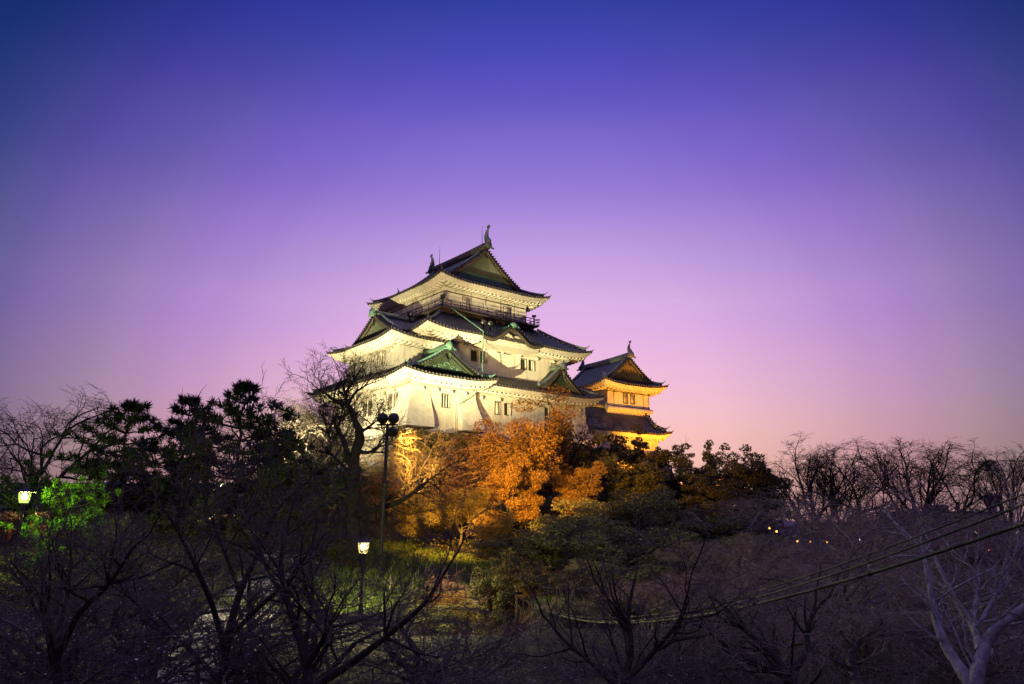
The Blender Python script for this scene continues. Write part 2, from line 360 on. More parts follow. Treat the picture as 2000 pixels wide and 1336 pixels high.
    def hipridge(s, cx, cy, depth, m=None, w=.42, h=.36):
        mb = m or MB()
        if m is None: s.hip.append(mb)
        X = s.x0 if cx == 0 else s.x1; Y = s.y0 if cy == 0 else s.y1; sx = 1 if cx == 0 else -1; sy = 1 if cy == 0 else -1
        d = np.linspace(.7, depth, 9); z = s.zE + s.P(d) + s.upz(d, d) + .06
        P = s.mp(X + sx * d, Y + sy * d, z); mb.beam(P, w, h)
        dv = P[0] - P[1]; dv[2] = 0; dv /= np.linalg.norm(dv)
        s.horn(mb, P[0] + np.array([0, 0, h * .75]), dv, .75, .5, .13)
        mb.box(P[0] + dv * .05 + np.array([0, 0, h * .4]), (.22, .5, .5), dv, np.cross([0, 0, 1.], dv), (0, 0, 1))
        d0 = .02; P0 = s.mp(X + sx * d0, Y + sy * d0, s.zE + s.up + .02)
        s.horn(s.tiles, P0 - dv * .25, dv, .55, .30, .17)
    def finish(s, tile=None, ridge=None):
        o = s.tiles.build('roof', tile or M['tile'], s.parent, label=s.label)
        if s.eave.n: s.eave.build('eave', M['trim'], o)
        if s.ends.n: s.ends.build('tile_ends', M['tile_end'], o)
        if s.soff.n: s.soff.build('soffit', M['wood'], o)  # dark colour puts the shade into the gaps between the rafters
        if s.raft.n: s.raft.build('eave_rafters', M['trim'], o)
        for h in s.hip: h.build('hip_ridge', ridge or M['ridge'], o)
        s.obj = o; return o

def gable_end(rf, yv, ys, xc, half, panel_m, barge_m, tile_m=None, ridge_m=None, dmin=1.0, kudari=True, inset=.75, band=None, pend=True, disc=.14):
    """Dressing of a gable whose verge stands at y=yv, ys=+1 when the building lies at larger y."""
    zt = lambda d: rf.zE + rf.P(d)
    D = np.linspace(dmin, half - .02, 16)
    vb, bb, pb, rb = MB(), MB(), MB(), MB()
    for sgn in (-1, 1):
        X = xc + sgn * (half - D); Z = zt(D)
        # barge board under the verge, with thickness
        hb = .50 - .12 * (D - dmin) / (half - dmin)
        a = rf.mp(X, np.full_like(X, yv + ys * .12), Z - .10); b = rf.mp(X, np.full_like(X, yv + ys * .12), Z - .10 - hb)
        a2 = rf.mp(X, np.full_like(X, yv + ys * .30), Z - .10); b2 = rf.mp(X, np.full_like(X, yv + ys * .30), Z - .10 - hb)
        bb.grid(np.stack([a2, a, b, b2, a2]))
        a3 = rf.mp(X, np.full_like(X, yv + ys * .36), Z - .10 - hb * .9); b3 = rf.mp(X, np.full_like(X, yv + ys * .36), Z - .34 - hb)
        a4 = rf.mp(X, np.full_like(X, yv + ys * .5), Z - .10 - hb * .9); b4 = rf.mp(X, np.full_like(X, yv + ys * .5), Z - .34 - hb)
        bb.grid(np.stack([a4, a3, b3, b4]))
        # verge tiles: short round tiles side by side down the edge
        L = np.sqrt(np.diff(D) ** 2 + np.diff(Z) ** 2).cumsum(); Lt = np.concatenate([[0], L]); k = max(3, int(Lt[-1] / .42))
        for q in np.linspace(.2, Lt[-1] - .1, k):
            d = np.interp(q, Lt, D); c = rf.mp(xc + sgn * (half - d), yv - ys * .10, zt(d) + .05); e = rf.mp(xc + sgn * (half - d), yv + ys * .7, zt(d) + .12)
            vb.tube(np.stack([c, e]), disc, 8)
        if kudari:
            d2 = np.linspace(max(dmin * .9, .6), half - .1, 12); P = rf.mp(xc + sgn * (half - d2), np.full_like(d2, yv + ys * (inset + .25)), zt(d2) + .08)
            rb.beam(P, .42, .42)
            dv = P[0] - P[1]; dv /= np.linalg.norm(dv)
            hz = dv.copy(); hz[2] = 0; hz /= np.linalg.norm(hz)
            rf.horn(rb, P[0] + np.array([0, 0, .35]), hz, .35, .75, .15)
            rb.ball(P[0] + np.array([0, 0, .25]) + hz * .1, .3, 8, 5)
    # recessed gable board
    Xp = np.concatenate([xc - (half - D), (xc + (half - D))[::-1]]); Zp = np.concatenate([zt(D), zt(D)[::-1]]) - .30
    pts = rf.mp(Xp, np.full_like(Xp, yv + ys * .62), Zp)
    vec = rf.mp(0, ys * .15, 0) - rf.mp(0, 0, 0)
    pb.prism(pts, vec)
    vb.build('verge_tiles', tile_m or M['tile_end'], rf.obj); o = bb.build('barge_board', barge_m, rf.obj)
    pb.build('gable_panel', panel_m, rf.obj)
    if band:
        zlo = zt(dmin) - .28; q = MB(); zb = zlo + band; db = np.interp(zb + .3, zt(D), D)
        w0, w1 = half - dmin - .1, half - db - .1
        P = rf.mp(np.array([xc - w0, xc + w0, xc + w1, xc - w1]), np.full(4, yv + ys * .58), np.array([zlo, zlo, zb, zb]))
        q.prism(P, rf.mp(0, ys * .06, 0) - rf.mp(0, 0, 0)); q.build('copper_band', M['verdigris'], rf.obj)
    if pend:
        q = MB(); zc = zt(half) - .75
        P = [(0, .35), (.28, .2), (.5, -.1), (.3, -.28), (.38, -.52), (.1, -.5), (0, -.85), (-.1, -.5), (-.38, -.52), (-.3, -.28), (-.5, -.1), (-.28, .2)]
        pp = np.array(P); q.prism(rf.mp(xc + pp[:, 0], np.full(12, yv + ys * .02), zc + pp[:, 1]), rf.mp(0, ys * .1, 0) - rf.mp(0, 0, 0))
        q.build('gable_pendant', barge_m, rf.obj)
    if rb.n: rb.build('descending_ridge', ridge_m or M['ridge'], rf.obj)
    return zt

def main_ridge(rf, xc, ya, yb, half, h=.75, w=.55, m=None, sag=.12, oni_f=True, oni_b=False, fish_f=0, fish_b=0, orn=None):
    zt = rf.zE + rf.P(half); y = np.linspace(ya, yb, 11); t = (y - ya) / (yb - ya)
    P = rf.mp(np.full_like(y, xc), y, zt - .1 + sag * (2 * t - 1) ** 2); q = MB(); q.beam(P, w, h)
    q.tube(P + np.array([0, 0, h + .04]), .14, 8)
    for k in (.3, .6): q.beam(P + np.array([0, 0, h * k]), w * 1.18 * (1 - .3 * k), .07)
    q.build('main_ridge', m or M['ridge'], rf.obj)
    for on, pt, sg, fs in ((oni_f, P[0], -1, fish_f), (oni_b, P[-1], 1, fish_b)):
        if not on: continue
        ax = rf.mp(0, sg, 0) - rf.mp(0, 0, 0); lat = rf.mp(1, 0, 0) - rf.mp(0, 0, 0)
        q = MB(); c = pt + np.array([0, 0, h * .55])
        q.tube(np.stack([c - ax * .1, c + ax * .28]), [.52, .46], 12); q.tube(np.stack([c + ax * .28, c + ax * .36]), [.26, .2], 10)
        for sd in (-1, 1):
            t = np.linspace(0, 1, 7)[:, None]
            q.tube(c + lat * sd * (.35 + .55 * t) + np.array([0, 0, -1.]) * (.15 + .55 * t - .35 * t ** 3) + ax * .1, .17 - .05 * t[:, 0], 6)
        q.tube(np.stack([c + np.array([0, 0, .35]), c + np.array([0, 0, .8]) + ax * .2]), [.14, .08], 6)
        q.build('ridge_end_tile', orn or M['verdigris'], rf.obj)
        if fs:
            q = MB(); b = pt + np.array([0, 0, h]) - ax * .45
            t = np.linspace(0, 1, 13)
            cx = .28 * np.sin(t * 3.4) + .12 * t; cz = t * 1.65
            P2 = b + fs * (ax[None] * (.35 - cx[:, None]) + np.array([0, 0, 1.])[None] * cz[:, None])
            q.tube(P2, fs * (.30 * (1 - t) ** .7 + .07), 8)
            q.ball(b + fs * (ax * .42 + np.array([0, 0, .12])), .34 * fs, 8, 6, (1, 1, .8))
            e = P2[-1]
            for da in (-.5, .15, .75):
                tip = e + fs * (ax * math.sin(da) * .55 + np.array([0, 0, 1.]) * math.cos(da) * .5)
                q.tube(np.stack([e, (e + tip) / 2 + ax * .06 * fs, tip]), [.10 * fs, .11 * fs, .02], 5)
            for k in (3, 5, 7, 9):
                a = P2[k]; q.tube(np.stack([a, a + fs * (-ax * .32 + np.array([0, 0, .24]))]), [.12 * fs, .02], 4)
                a = P2[k]; q.tube(np.stack([a, a + fs * (ax * .3 + np.array([0, 0, .2]))]), [.10 * fs, .02], 4)
            for sd in (-1, 1):
                a = P2[3]; q.tube(np.stack([a, a + fs * (lat * sd * .5 + np.array([0, 0, .25]))]), [.14 * fs, .02], 4)
            q.build('ridge_fish_ornament', orn or M['verdigris'], rf.obj, smooth=True)
    return zt

def wall(parent, A, al, out, L, z0, z1, holes=(), name='wall', m=None, depth=.28, label=None):
    """Plastered wall with real window openings and reveals."""
    A = np.asarray(A, float); al = np.asarray(al, float); out = np.asarray(out, float)
    xs = sorted({0., L, *[h[0] for h in holes], *[h[1] for h in holes]}); zs = sorted({z0, z1, *[h[2] for h in holes], *[h[3] for h in holes]})
    q = MB(); pt = lambda a, d, z: np.array([A[0] + al[0] * a - out[0] * d, A[1] + al[1] * a - out[1] * d, z])
    for i in range(len(xs) - 1):
        for j in range(len(zs) - 1):
            cx, cz = (xs[i] + xs[i + 1]) / 2, (zs[j] + zs[j + 1]) / 2
            if any(h[0] < cx < h[1] and h[2] < cz < h[3] for h in holes): continue
            q.add([pt(xs[i], 0, zs[j]), pt(xs[i + 1], 0, zs[j]), pt(xs[i + 1], 0, zs[j + 1]), pt(xs[i], 0, zs[j + 1])], [[0, 1, 2, 3]])
    for a0, a1, b0, b1 in [h[:4] for h in holes]:
        for e in (((a0, b0), (a0, b1)), ((a1, b0), (a1, b1)), ((a0, b0), (a1, b0)), ((a0, b1), (a1, b1))):
            (p0, r0), (p1, r1) = e
            q.add([pt(p0, 0, r0), pt(p1, 0, r1), pt(p1, depth, r1), pt(p0, depth, r0)], [[0, 1, 2, 3]])
    o = q.build(name, m or M['plaster'], parent, label=label)
    for h in holes:
        a0, a1, b0, b1 = h[:4]; kind = h[4] if len(h) > 4 else 'bars'
        w = MB()
        w.add([pt(a0, depth, b0), pt(a1, depth, b0), pt(a1, depth, b1), pt(a0, depth, b1)], [[0, 1, 2, 3]])
        f = w.build('window', M['dark'] if kind != 'closed' else M['trim'], parent)
        fr = MB(); X3 = np.append(al, 0) if len(al) == 2 else al; O3 = np.append(out, 0) if len(out) == 2 else out
        cz, cx = (b0 + b1) / 2, (a0 + a1) / 2; t = .07
        for c, sz in (((a0 - t / 2, cz), (t, b1 - b0 + 2 * t)), ((a1 + t / 2, cz), (t, b1 - b0 + 2 * t)), ((cx, b0 - t / 2), (a1 - a0, t)), ((cx, b1 + t / 2), (a1 - a0, t))):
            fr.box(pt(c[0], -.025, c[1]), (sz[0], .06, sz[1]), X3, O3, (0, 0, 1))
        fr.build('window_frame', M['barge'] if kind != 'closed' else M['wood'], f)
        if kind == 'closed':
            s_ = MB(); s_.box(pt(cx, .08, cz), (a1 - a0 - .16, .05, b1 - b0 - .16), X3, O3, (0, 0, 1)); s_.build('shutter', M['trim'], f)
        else:
            n = {'bars': 2, 'one': 1}.get(kind, 2); lt = MB()
            for i in range(n):
                a = a0 + (a1 - a0) * (i + 1) / (n + 1); lt.box(pt(a, .14, cz), (.13 if n > 1 else .06, .12, b1 - b0), X3, O3, (0, 0, 1))
            lt.build('lattice', M['trim'] if n > 1 else M['wood'], f)
            if len(h) > 5:
                s_ = MB(); s_.box(pt(a1 + .26, -.06, cz), (.42, .05, b1 - b0 + .1), X3, O3, (0, 0, 1)); s_.build('shutter', M['trim'], f)
    return o

def chute(parent, A, al, out, w, z0, z1, flare, w0=.0, w1=.0):
    """Stone-drop chute: a flat plastered panel that swings out from the wall towards its foot."""
    A = np.asarray(A, float); al = np.append(np.asarray(al, float), 0); out = np.append(np.asarray(out, float), 0); q = MB()
    t = np.linspace(0, 1, 18); z = z1 + (z0 - z1) * t; e = sst(t, .12, 1.0); f = .08 + flare * e
    a0 = -w0 * e; a1 = w + w1 * e
    p = lambda a, d: np.array([A[0], A[1], 0])[None] + al[None] * a[:, None] + out[None] * d[:, None] + np.array([0, 0, 1.])[None] * z[:, None]
    for r in ((p(a0, f * 0 - .1), p(a0, f)), (p(a0, f), p(a1, f)), (p(a1, f), p(a1, f * 0 - .1))): q.grid(np.stack(r))
    o = q.build('stone_drop_chute', M['trim'], parent)
    b = MB(); c = np.array([A[0], A[1], z0 - .1]) + al * (w + w1 - w0) / 2 + out * (f[-1] / 2)
    b.box(c, (w + w0 + w1 - .2, f[-1] + .1, .14), al, out, (0, 0, 1)); b.build('sill_board', M['barge'], o)
    return o

def stones(mb, P00, P10, P01, P11, size=1.0, depth=.18, curve=0.0, rg=rng):
    """Dry stone facing between four corners (bottom left, bottom right, top left, top right)."""
    P00, P10, P01, P11 = (np.asarray(p, float) for p in (P00, P10, P01, P11))
    W_ = np.linalg.norm(P10 - P00); H_ = np.linalg.norm(P01 - P00); nu = np.cross(P10 - P00, P01 - P00); nu /= np.linalg.norm(nu)
    def S(u, v):
        return P00 * (1 - u) * (1 - v) + P10 * u * (1 - v) + P01 * (1 - u) * v + P11 * u * v - nu * curve * 4 * v * (1 - v)
    nv = max(2, int(H_ / (size * .75))); v = np.linspace(0, 1, nv + 1); v[1:-1] += rg.normal(0, .12 / nv, nv - 1)
    mb.add([S(0, 0) - nu * .12, S(1, 0) - nu * .12, S(1, 1) - nu * .12, S(0, 1) - nu * .12], [[0, 1, 2, 3]]) if not curve else None
    for j in range(nv):
        nu_ = max(2, int(W_ / (size * rg.uniform(.9, 1.35)))); u = np.linspace(0, 1, nu_ + 1); u[1:-1] += rg.normal(0, .2 / nu_, nu_ - 1)
        for i in range(nu_):
            j4 = rg.normal(0, .05, (4, 2)) / np.array([nu_, nv]) * 1.5
            cs = np.array([(u[i], v[j]), (u[i + 1], v[j]), (u[i + 1], v[j + 1]), (u[i], v[j + 1])]) + j4
            c = cs.mean(0); o4 = c + (cs - c) * .96; i4 = c + (cs - c) * rg.uniform(.66, .84) + rg.normal(0, .03, 2) / np.array([nu_, nv]); m4 = c + (cs - c) * .88
            dp = depth * rg.uniform(.5, 1.2)
            V = [S(*a) - nu * .1 for a in o4] + [S(*a) + nu * dp * .7 for a in m4] + [S(*a) + nu * dp * rg.uniform(.85, 1.15) for a in i4]
            k = np.arange(4); k1 = (k + 1) % 4
            mb.add(V, np.stack([k, k1, k1 + 4, k + 4], -1), np.stack([k + 4, k1 + 4, k1 + 8, k + 8], -1), [[8, 9, 10, 11]])

# ------------------------------------------------------------------ the keep
KA = R(51); KU = np.array([math.sin(KA), math.cos(KA), 0]); KV = np.array([-math.cos(KA), math.sin(KA), 0])
K0 = at(800, 838, 90.)
def kw(s, t, z): return K0 + KU * s + KV * t + np.array([0, 0, z])
IDT = lambda x, y, z: np.stack(np.broadcast_arrays(x, y, z), -1)
SWP = lambda x, y, z: np.stack(np.broadcast_arrays(y, x, z), -1)
def keep():
    k = thing('castle_keep', 'large three tiered white castle keep with dark tiled roofs, floodlit on the hill', 'castle', K0, R(39))
    fx, fy = (1., 0.), (0., 1.); oF, oL = (0., -1.), (-1., 0.)
    # walls
    wall(k, (0, 0), fx, oF, 9.6, -.2, 5.9, [(4.44, 5.57, 3.05, 4.7, 'bars')])
    wall(k, (9.6, .8), fx, oF, 20.0, -.2, 6.1, [(3.67, 4.55, 3.1, 4.7, 'closed'), (5.25, 5.95, 3.15, 4.65, 'one', 1), (12.3, 13.1, 3.3, 4.75, 'one'), (13.8, 14.45, 3.3, 4.75, 'one', 1)])
    wall(k, (0, 0), fy, oL, 20.3, -.2, 5.9, [(2.95, 3.75, 2.8, 4.75, 'one', 1), (4.35, 5.1, 2.8, 4.75, 'one'), (7.08, 7.45, 2.5, 3.45, 'none'), (9.45, 10.15, 2.75, 4.7, 'one'), (10.75, 11.45, 2.75, 4.7, 'one', 1), (15, 15.7, 2.7, 4.6, 'one')])
    wall(k, (9.6, 0), fy, (1., 0.), .8, -.2, 5.9); wall(k, (29.6, .8), fy, (1., 0.), 19.5, -.2, 6.1); wall(k, (0, 20.3), fx, (0., 1.), 29.6, -.2, 6.1)
    wall(k, (4.4, 2), fx, oF, 22.9, 7.4, 12.4, [(5.8, 6.9, 10.0, 11.4, 'one'), (7.35, 8.0, 10.0, 11.4, 'one', 1), (10.1, 11.2, 11.72, 12.1, 'none'), (11.3, 12.4, 11.72, 12.1, 'none'),
                                                  (14.25, 15.2, 10.0, 11.4, 'one'), (15.7, 16.3, 10.0, 11.4, 'one', 1), (19.95, 20.85, 10.4, 11.5, 'closed')])
    wall(k, (4.4, 2), fy, oL, 17, 7.4, 12.4); wall(k, (27.3, 2), fy, (1., 0.), 17, 7.4, 12.4); wall(k, (4.4, 19), fx, (0., 1.), 22.9, 7.4, 12.4)
    wall(k, (.4, 3.7), fy, oL, 13.5, 7.0, 11.3, [(3.5, 4.05, 9.0, 10.8, 'none'), (4.75, 5.3, 9.0, 10.8, 'none'), (8.7, 9.3, 8.6, 10.2, 'none')])
    wall(k, (.4, 3.7), fx, oF, 4.0, 7.0, 11.3); wall(k, (.4, 17.2), fx, (0., 1.), 4.0, 7.0, 11.3)
    wall(k, (7.8, 5), fx, oF, 14.4, 15.5, 20.5); wall(k, (7.8, 5), fy, oL, 15.1, 15.5, 20.5)
    wall(k, (22.2, 5), fy, (1., 0.), 15.1, 15.5, 20.5); wall(k, (7.8, 20.1), fx, (0., 1.), 14.4, 15.5, 20.5)
    # timber lines, doors and studs of the top storey
    q = MB(); q.b2(7.75, 22.25, 4.94, 5.0, 19.72, 19.84); q.b2(7.74, 7.8, 4.95, 20.1, 19.72, 19.84)
    for s in (9.6, 12.2, 14.8, 17.4, 20.0): q.b2(s, s + .05, 4.95, 5.0, 19.84, 20.45)
    for t in (7.5, 10.2, 12.9, 15.6): q.b2(7.75, 7.8, t, t + .05, 19.84, 20.45)
    q.build('timber_rail', M['wood'], k)
    for s in (8.0, 10.7, 12.2, 14.7, 17.3, 19.8, 22.05): q = MB(); q.b2(s - .1, s + .1, 4.93, 5.0, 17.3, 19.72); q.build('wall_post', M['trim'], k)
    for t in (5.2, 8.0, 10.5, 13, 15.5, 18): q = MB(); q.b2(7.73, 7.8, t - .1, t + .1, 17.3, 19.72); q.build('wall_post', M['trim'], k)
    for s, m_ in ((11.45, M['trim']), (18.6, M['trim'])):
        q = MB(); q.b2(s - .65, s + .65, 4.96, 5.0, 17.35, 19.4); d = q.build('door', m_, k)
        q = MB()
        for a in (-.7, 0, .7): q.b2(s + a - .04, s + a + .04, 4.93, 4.955, 17.35, 19.45)
        q.b2(s - .74, s + .74, 4.93, 4.956, 19.45, 19.53); q.build('door_frame', M['barge'], d)
    for s in np.arange(8.1, 22.3, 3.5): q = MB(); q.tube([(s, 4.95, 19.78), (s, 4.86, 19.78)], .1, 8); q.build('nail_cover', M['iron'], k)
    for t in np.arange(7.5, 20, 2.7): q = MB(); q.tube([(7.75, t, 19.78), (7.66, t, 19.78)], .1, 8); q.build('nail_cover', M['iron'], k)
    # bracket blocks under the first and second eaves
    br = [((s, -.16, 5.05), (.42, .35, .38)) for s in np.arange(1.6, 9.5, 2.1)] + [((s, .64, 5.0), (.5, .35, .42)) for s in np.arange(11, 29, 2.9)] + [((-.16, t, 4.95), (.35, .2, .6)) for t in np.arange(1.2, 20, 2.4)]
    br += [((s, 1.84, 11.75), (.45, .35, .4)) for s in np.arange(6, 27, 3.1)] + [((.25, t, 10.55), (.35, .2, .6)) for t in np.arange(5.2, 17, 2.7)]
    for c, z in br: q = MB(); q.box(c, z); q.build('eave_bracket', M['trim'], k)
    # stone drop chutes
    chute(k, (6.9, 0), fx, oF, 2.6, .35, 5.6, 1.05, .05, .75)
    chute(k, (0.0, 0), fx, oF, 2.7, .35, 5.6, 1.05, 1.1, .05)
    chute(k, (0.0, .0), fy, oL, 2.7, .35, 5.6, 1.05, 1.1, .1)
    chute(k, (27.2, .8), fx, oF, 2.4, -.3, 4.4, 1.2, .0, 1.2); chute(k, (29.6, .8), fy, (1., 0.), 2.4, -.3, 4.4, 1.2, 1.2, 0)
    q = MB(); q.b2(-.5, 9.9, -.45, 0, -.55, -.2); q.b2(9.9, 29.8, .35, .8, -.55, -.2); q.b2(-.5, 0, -.45, 20.5, -.55, -.2); q.build('foot_ledge', M['trim'], k)
    q = MB(); q.tube([(6.35, -.12, .1), (6.35, -.12, 2.9), (6.5, -.14, 3.2)], .06, 6); q.tube([(6.65, -.12, .1), (6.65, -.12, 2.9)], .05, 6); q.build('downpipe', M['trim'], k)
    # ---- first tier roofs
    r = Roof(k, IDT, (-2.8, 31.1, -1.6, 22.7), 6.38, lambda d: .53 * d + .012 * d * d, up=.6, oh=2.3, label='lowest tiled skirt roof of the keep')
    r.left_hip = False; r.front_hip = False
    s0 = 12.2
    r.slope('front', 6.2, s0, None)
    A = r.slope('right', 3.6) if False else None
    rr = Roof(k, IDT, (-2.8, 31.1, -1.6, 22.7), 6.38, r.P, up=.6, oh=2.3); rr.left_hip = True; rr.front_hip = True
    rr.tiles, rr.eave, rr.raft, rr.rid, rr.soff, rr.ends, rr.hip = r.tiles, r.eave, r.raft, r.rid, r.soff, r.ends, r.hip
    rr.slope('right', 5.5); rr.slope('back', 6); rr.slope('left', 7.5, 5.2, None)
    r.fascia('front', 12.4, None); rr.fascia('right'); rr.fascia('left', 5.2, None); rr.fascia('back', rafters=False)
    rr.hipridge(1, 0, 5); rr.hipridge(0, 1, 6); rr.hipridge(1, 1, 5)
    r.finish()
    # near corner bay with the green gable
    g = M['verdigris']
    b = Roof(k, IDT, (-2.8, 10.8, -3.0, 3.7), 6.25, prof(3.7, 6.8), up=.55, oh=2.6, label='corner bay roof with green copper gable')
    b.back_hip = False
    for sd in ('left', 'right'):
        b.slope(sd, 6.8, .5, None, hipcut=False, discs=True); b.slope(sd, 1.2, 0, .52)
    b.slope('front', 1.25); b.fascia('front'); b.fascia('left'); b.fascia('right', 0, 2.2)
    b.hipridge(0, 0, 1.3); b.hipridge(1, 0, 2.6); b.finish(ridge=g)
    gable_end(b, -2.5 + .5, 1, 4.0, 6.8, M['panel_green'], M['panel_green'], ridge_m=g, dmin=2.35, inset=.35)
    q = MB(); q.beam([(.2, -1.46, 7.32), (7.8, -1.46, 7.32)], .1, .12)
    t_ = np.linspace(0, 6.28, 24)
    for cx, cz, rr_ in ((4.0, 8.0, .5), (3.1, 7.75, .34), (4.9, 7.75, .34), (2.3, 7.6, .24), (5.7, 7.6, .24)):
        q.tube(np.stack([cx + rr_ * (1 - t_ / 9) * np.cos(t_), np.full(24, -1.46), cz + rr_ * .7 * (1 - t_ / 9) * np.sin(t_)], -1), .045, 5)
    q.build('gable_carving', g, b.obj)
    main_ridge(b, 4.0, -2.1, 3.7, 6.8, h=.5, w=.45, m=g, orn=g)
    # small gable at the right of the first tier
    sg = Roof(k, IDT, (19.6, 28.4, -.7, 2.0), 7.0, prof(3.4, 4.4), up=0); sg.left_hip = sg.right_hip = sg.front_hip = sg.back_hip = False; sg.label = 'small triangular dormer gable over the first tier'
    sg.slope('left', 4.4, hipcut=False, discs=False); sg.slope('right', 4.4, hipcut=False, discs=False); sg.finish(ridge=g)
    gable_end(sg, -.7, 1, 24.0, 4.4, M['panel_green'], M['barge'], dmin=.3, inset=.3); main_ridge(sg, 24.0, -.75, 2.0, 4.4, h=.45, w=.42, orn=M['ridge'])
    # ---- second tier
    P2 = lambda d: .60 * d + .016 * d * d
    r = Roof(k, IDT, (1.5, 29.6, -.87, 21.5), 12.85, P2, up=.6, oh=2.7, label='middle tiled skirt roof below the balcony')
    ka0, ka1 = 8.6, 18.0
    for sd in ('left', 'right', 'back'): r.slope(sd, 6.9)
    r.slope('front', 6.9)
    r.fascia('front', 0, ka0); r.fascia('front', ka1, None); r.fascia('right'); r.fascia('left'); r.fascia('back', rafters=False)
    for cx in (0, 1):
        for cy in (0, 1): r.hipridge(cx, cy, 5.6)
    r.finish()
    # wavy gable (karahafu) over the second tier eave
    q = MB(); eb = MB(); pb = MB(); x = np.linspace(-4.9, 4.9, 61); xc = 14.85
    def kh(x):
        u = np.abs(x) / 4.9; return 1.75 * np.where(u < .62, .5 + .5 * np.cos(u / .62 * math.pi * .86), (.5 + .5 * math.cos(math.pi * .86)) + .10 * ((u - .62) / .38) ** 2 - .05 * np.sin((u - .62) / .38 * math.pi))
    zf = 12.72 + kh(x)
    yy = np.array([-1.25, -.6, .4, 1.6, 3.0]); rows = [np.stack([xc + x, np.full_like(x, y), np.maximum(zf + .12 + .10 * np.abs(np.sin(x / .42 * math.pi / 1.0)) * .8, 0) + (y + 1.25) * .02], -1) for y in yy]
    q.grid(np.stack(rows)); q.grid(np.stack([rows[0], rows[0] - np.array([0, 0, .16])]))
    for xx in np.arange(-4.7, 4.8, .42):
        z = float(np.interp(xx, x, zf)); q.tube([(xc + xx, -1.38, z + .16), (xc + xx, -1.1, z + .16)], .15, 8)
    ko = q.build('wavy_gable_roof', M['tile'], k, label='wavy curved gable above the second tier windows')
    yb = -1.18
    a = np.stack([xc + x, np.full_like(x, yb), zf - .02], -1); bb_ = np.stack([xc + x, np.full_like(x, yb), zf - .52 - .1 * np.exp(-(x / 1.2) ** 2)], -1)
    a2 = a + np.array([0, .35, 0]); b2_ = bb_ + np.array([0, .35, 0])
    eb.grid(np.stack([a2, a, bb_, b2_, a2])); eb.build('barge_board', M['wood'], ko)
    P = np.array([(0, .2), (.5, .1), (.95, -.15), (.6, -.3), (.55, -.5), (.2, -.5), (0, -.75), (-.2, -.5), (-.55, -.5), (-.6, -.3), (-.95, -.15), (-.5, .1)])
    q = MB(); q.prism([(xc + p[0] * 1.2, yb - .05, 13.9 + p[1] * .9) for p in P], (0, .12, 0)); q.build('gable_pendant', M['wood'], ko)
    pb.add(np.vstack([np.stack([xc + x, np.full_like(x, -.55), zf - .3], -1), np.stack([xc + x, np.full_like(x, -.55), np.full_like(x, 11.95)], -1)]), [[i, i + 1, i + 62, i + 61] for i in range(60)])
    pb.add([(xc - 4.9, -.55, 11.95), (xc + 4.9, -.55, 11.95), (xc + 4.9, 2.05, 11.8), (xc - 4.9, 2.05, 11.8)], [[0, 1, 2, 3]])
    pb.build('gable_panel', M['trim'], ko)
    q = MB(); q.tube([(xc - 2.9, -.62, 12.55), (xc - 2.4, -.66, 12.62), (xc + 2.4, -.66, 12.62), (xc + 2.9, -.62, 12.55)], [.1, .16, .16, .1], 6)
    for sx in (-1, 1):
        q.tube([(xc, -.64, 13.45), (xc + sx * .35, -.66, 13.0), (xc + sx * .9, -.66, 12.8), (xc + sx * 1.5, -.64, 12.74)], [.1, .16, .12, .05], 6)
        for e in (2.1, 2.6, 3.1): q.beam([(xc + sx * (e - .55), -.62, 13.35 - .28 * (e - 2.1)), (xc + sx * (e + .4), -.62, 12.55 - .2 * (e - 2.1))], .12, .1, up=(0, -1, 0))
    q.build('gable_carving', M['trim'], ko)
    q = MB(); q.ball((xc, -1.2, 14.85), .5, 10, 6, (1.3, .6, .8)); q.tube([(xc - .9, -1.2, 14.62), (xc - .5, -1.2, 14.8), (xc + .5, -1.2, 14.8), (xc + .9, -1.2, 14.62)], .16, 6); q.beam([(xc, -1.1, 14.6), (xc, 2.6, 14.75)], .5, .35); q.build('ridge_end_tile', M['verdigris'], ko)
    # left facing gabled wing of the second tier
    b = Roof(k, SWP, (1.6, 18.9, -2.0, 7.8), 11.7, prof(4.5, 8.65), up=.55, oh=2.0, label='left facing gabled roof of the second tier wing')
    b.back_hip = False
    for sd in ('left', 'right'):
        b.slope(sd, 8.65, 2.1, None, hipcut=False); b.slope(sd, 2.2, 0, 2.12)
    b.slope('front', 2.75); b.fascia('front'); b.fascia('left'); b.fascia('right')
    b.hipridge(0, 0, 3.0); b.hipridge(1, 0, 3.0); b.finish()
    gable_end(b, .1, 1, 10.25, 8.65, M['panel'], M['barge'], dmin=3.1, inset=.9)
    main_ridge(b, 10.25, 0.0, 7.8, 8.65, h=.55, w=.5)
    # ---- top tier
    t = Roof(k, IDT, (5.9, 25.0, 3.0, 22.8), 21.08, prof(6.65, 9.55), up=.62, oh=2.0, label='top hip and gable roof of the keep')
    for sd in ('left', 'right'):
        t.slope(sd, 9.55, 2.6, 17.2, hipcut=False); t.slope(sd, 2.7, 0, 2.62); t.slope(sd, 2.7, 17.18, None)
    t.slope('front', 3.5); t.slope('back', 3.5)
    for sd in ('front', 'left', 'right', 'back'): t.fascia(sd, rafters=sd != 'back')
    for cx in (0, 1):
        for cy in (0, 1): t.hipridge(cx, cy, 3.9)
    t.finish()
    gable_end(t, 5.6, 1, 15.45, 9.55, M['panel'], M['barge'], dmin=3.5, inset=1.0, band=1.15)
    gable_end(t, 20.2, -1, 15.45, 9.55, M['panel'], M['barge'], dmin=3.5, inset=1.0)
    main_ridge(t, 15.45, 5.4, 20.4, 9.55, h=1.0, w=.7, m=M['barge'], oni_b=True, fish_f=1.25, fish_b=1.15, orn=M['ridge'])
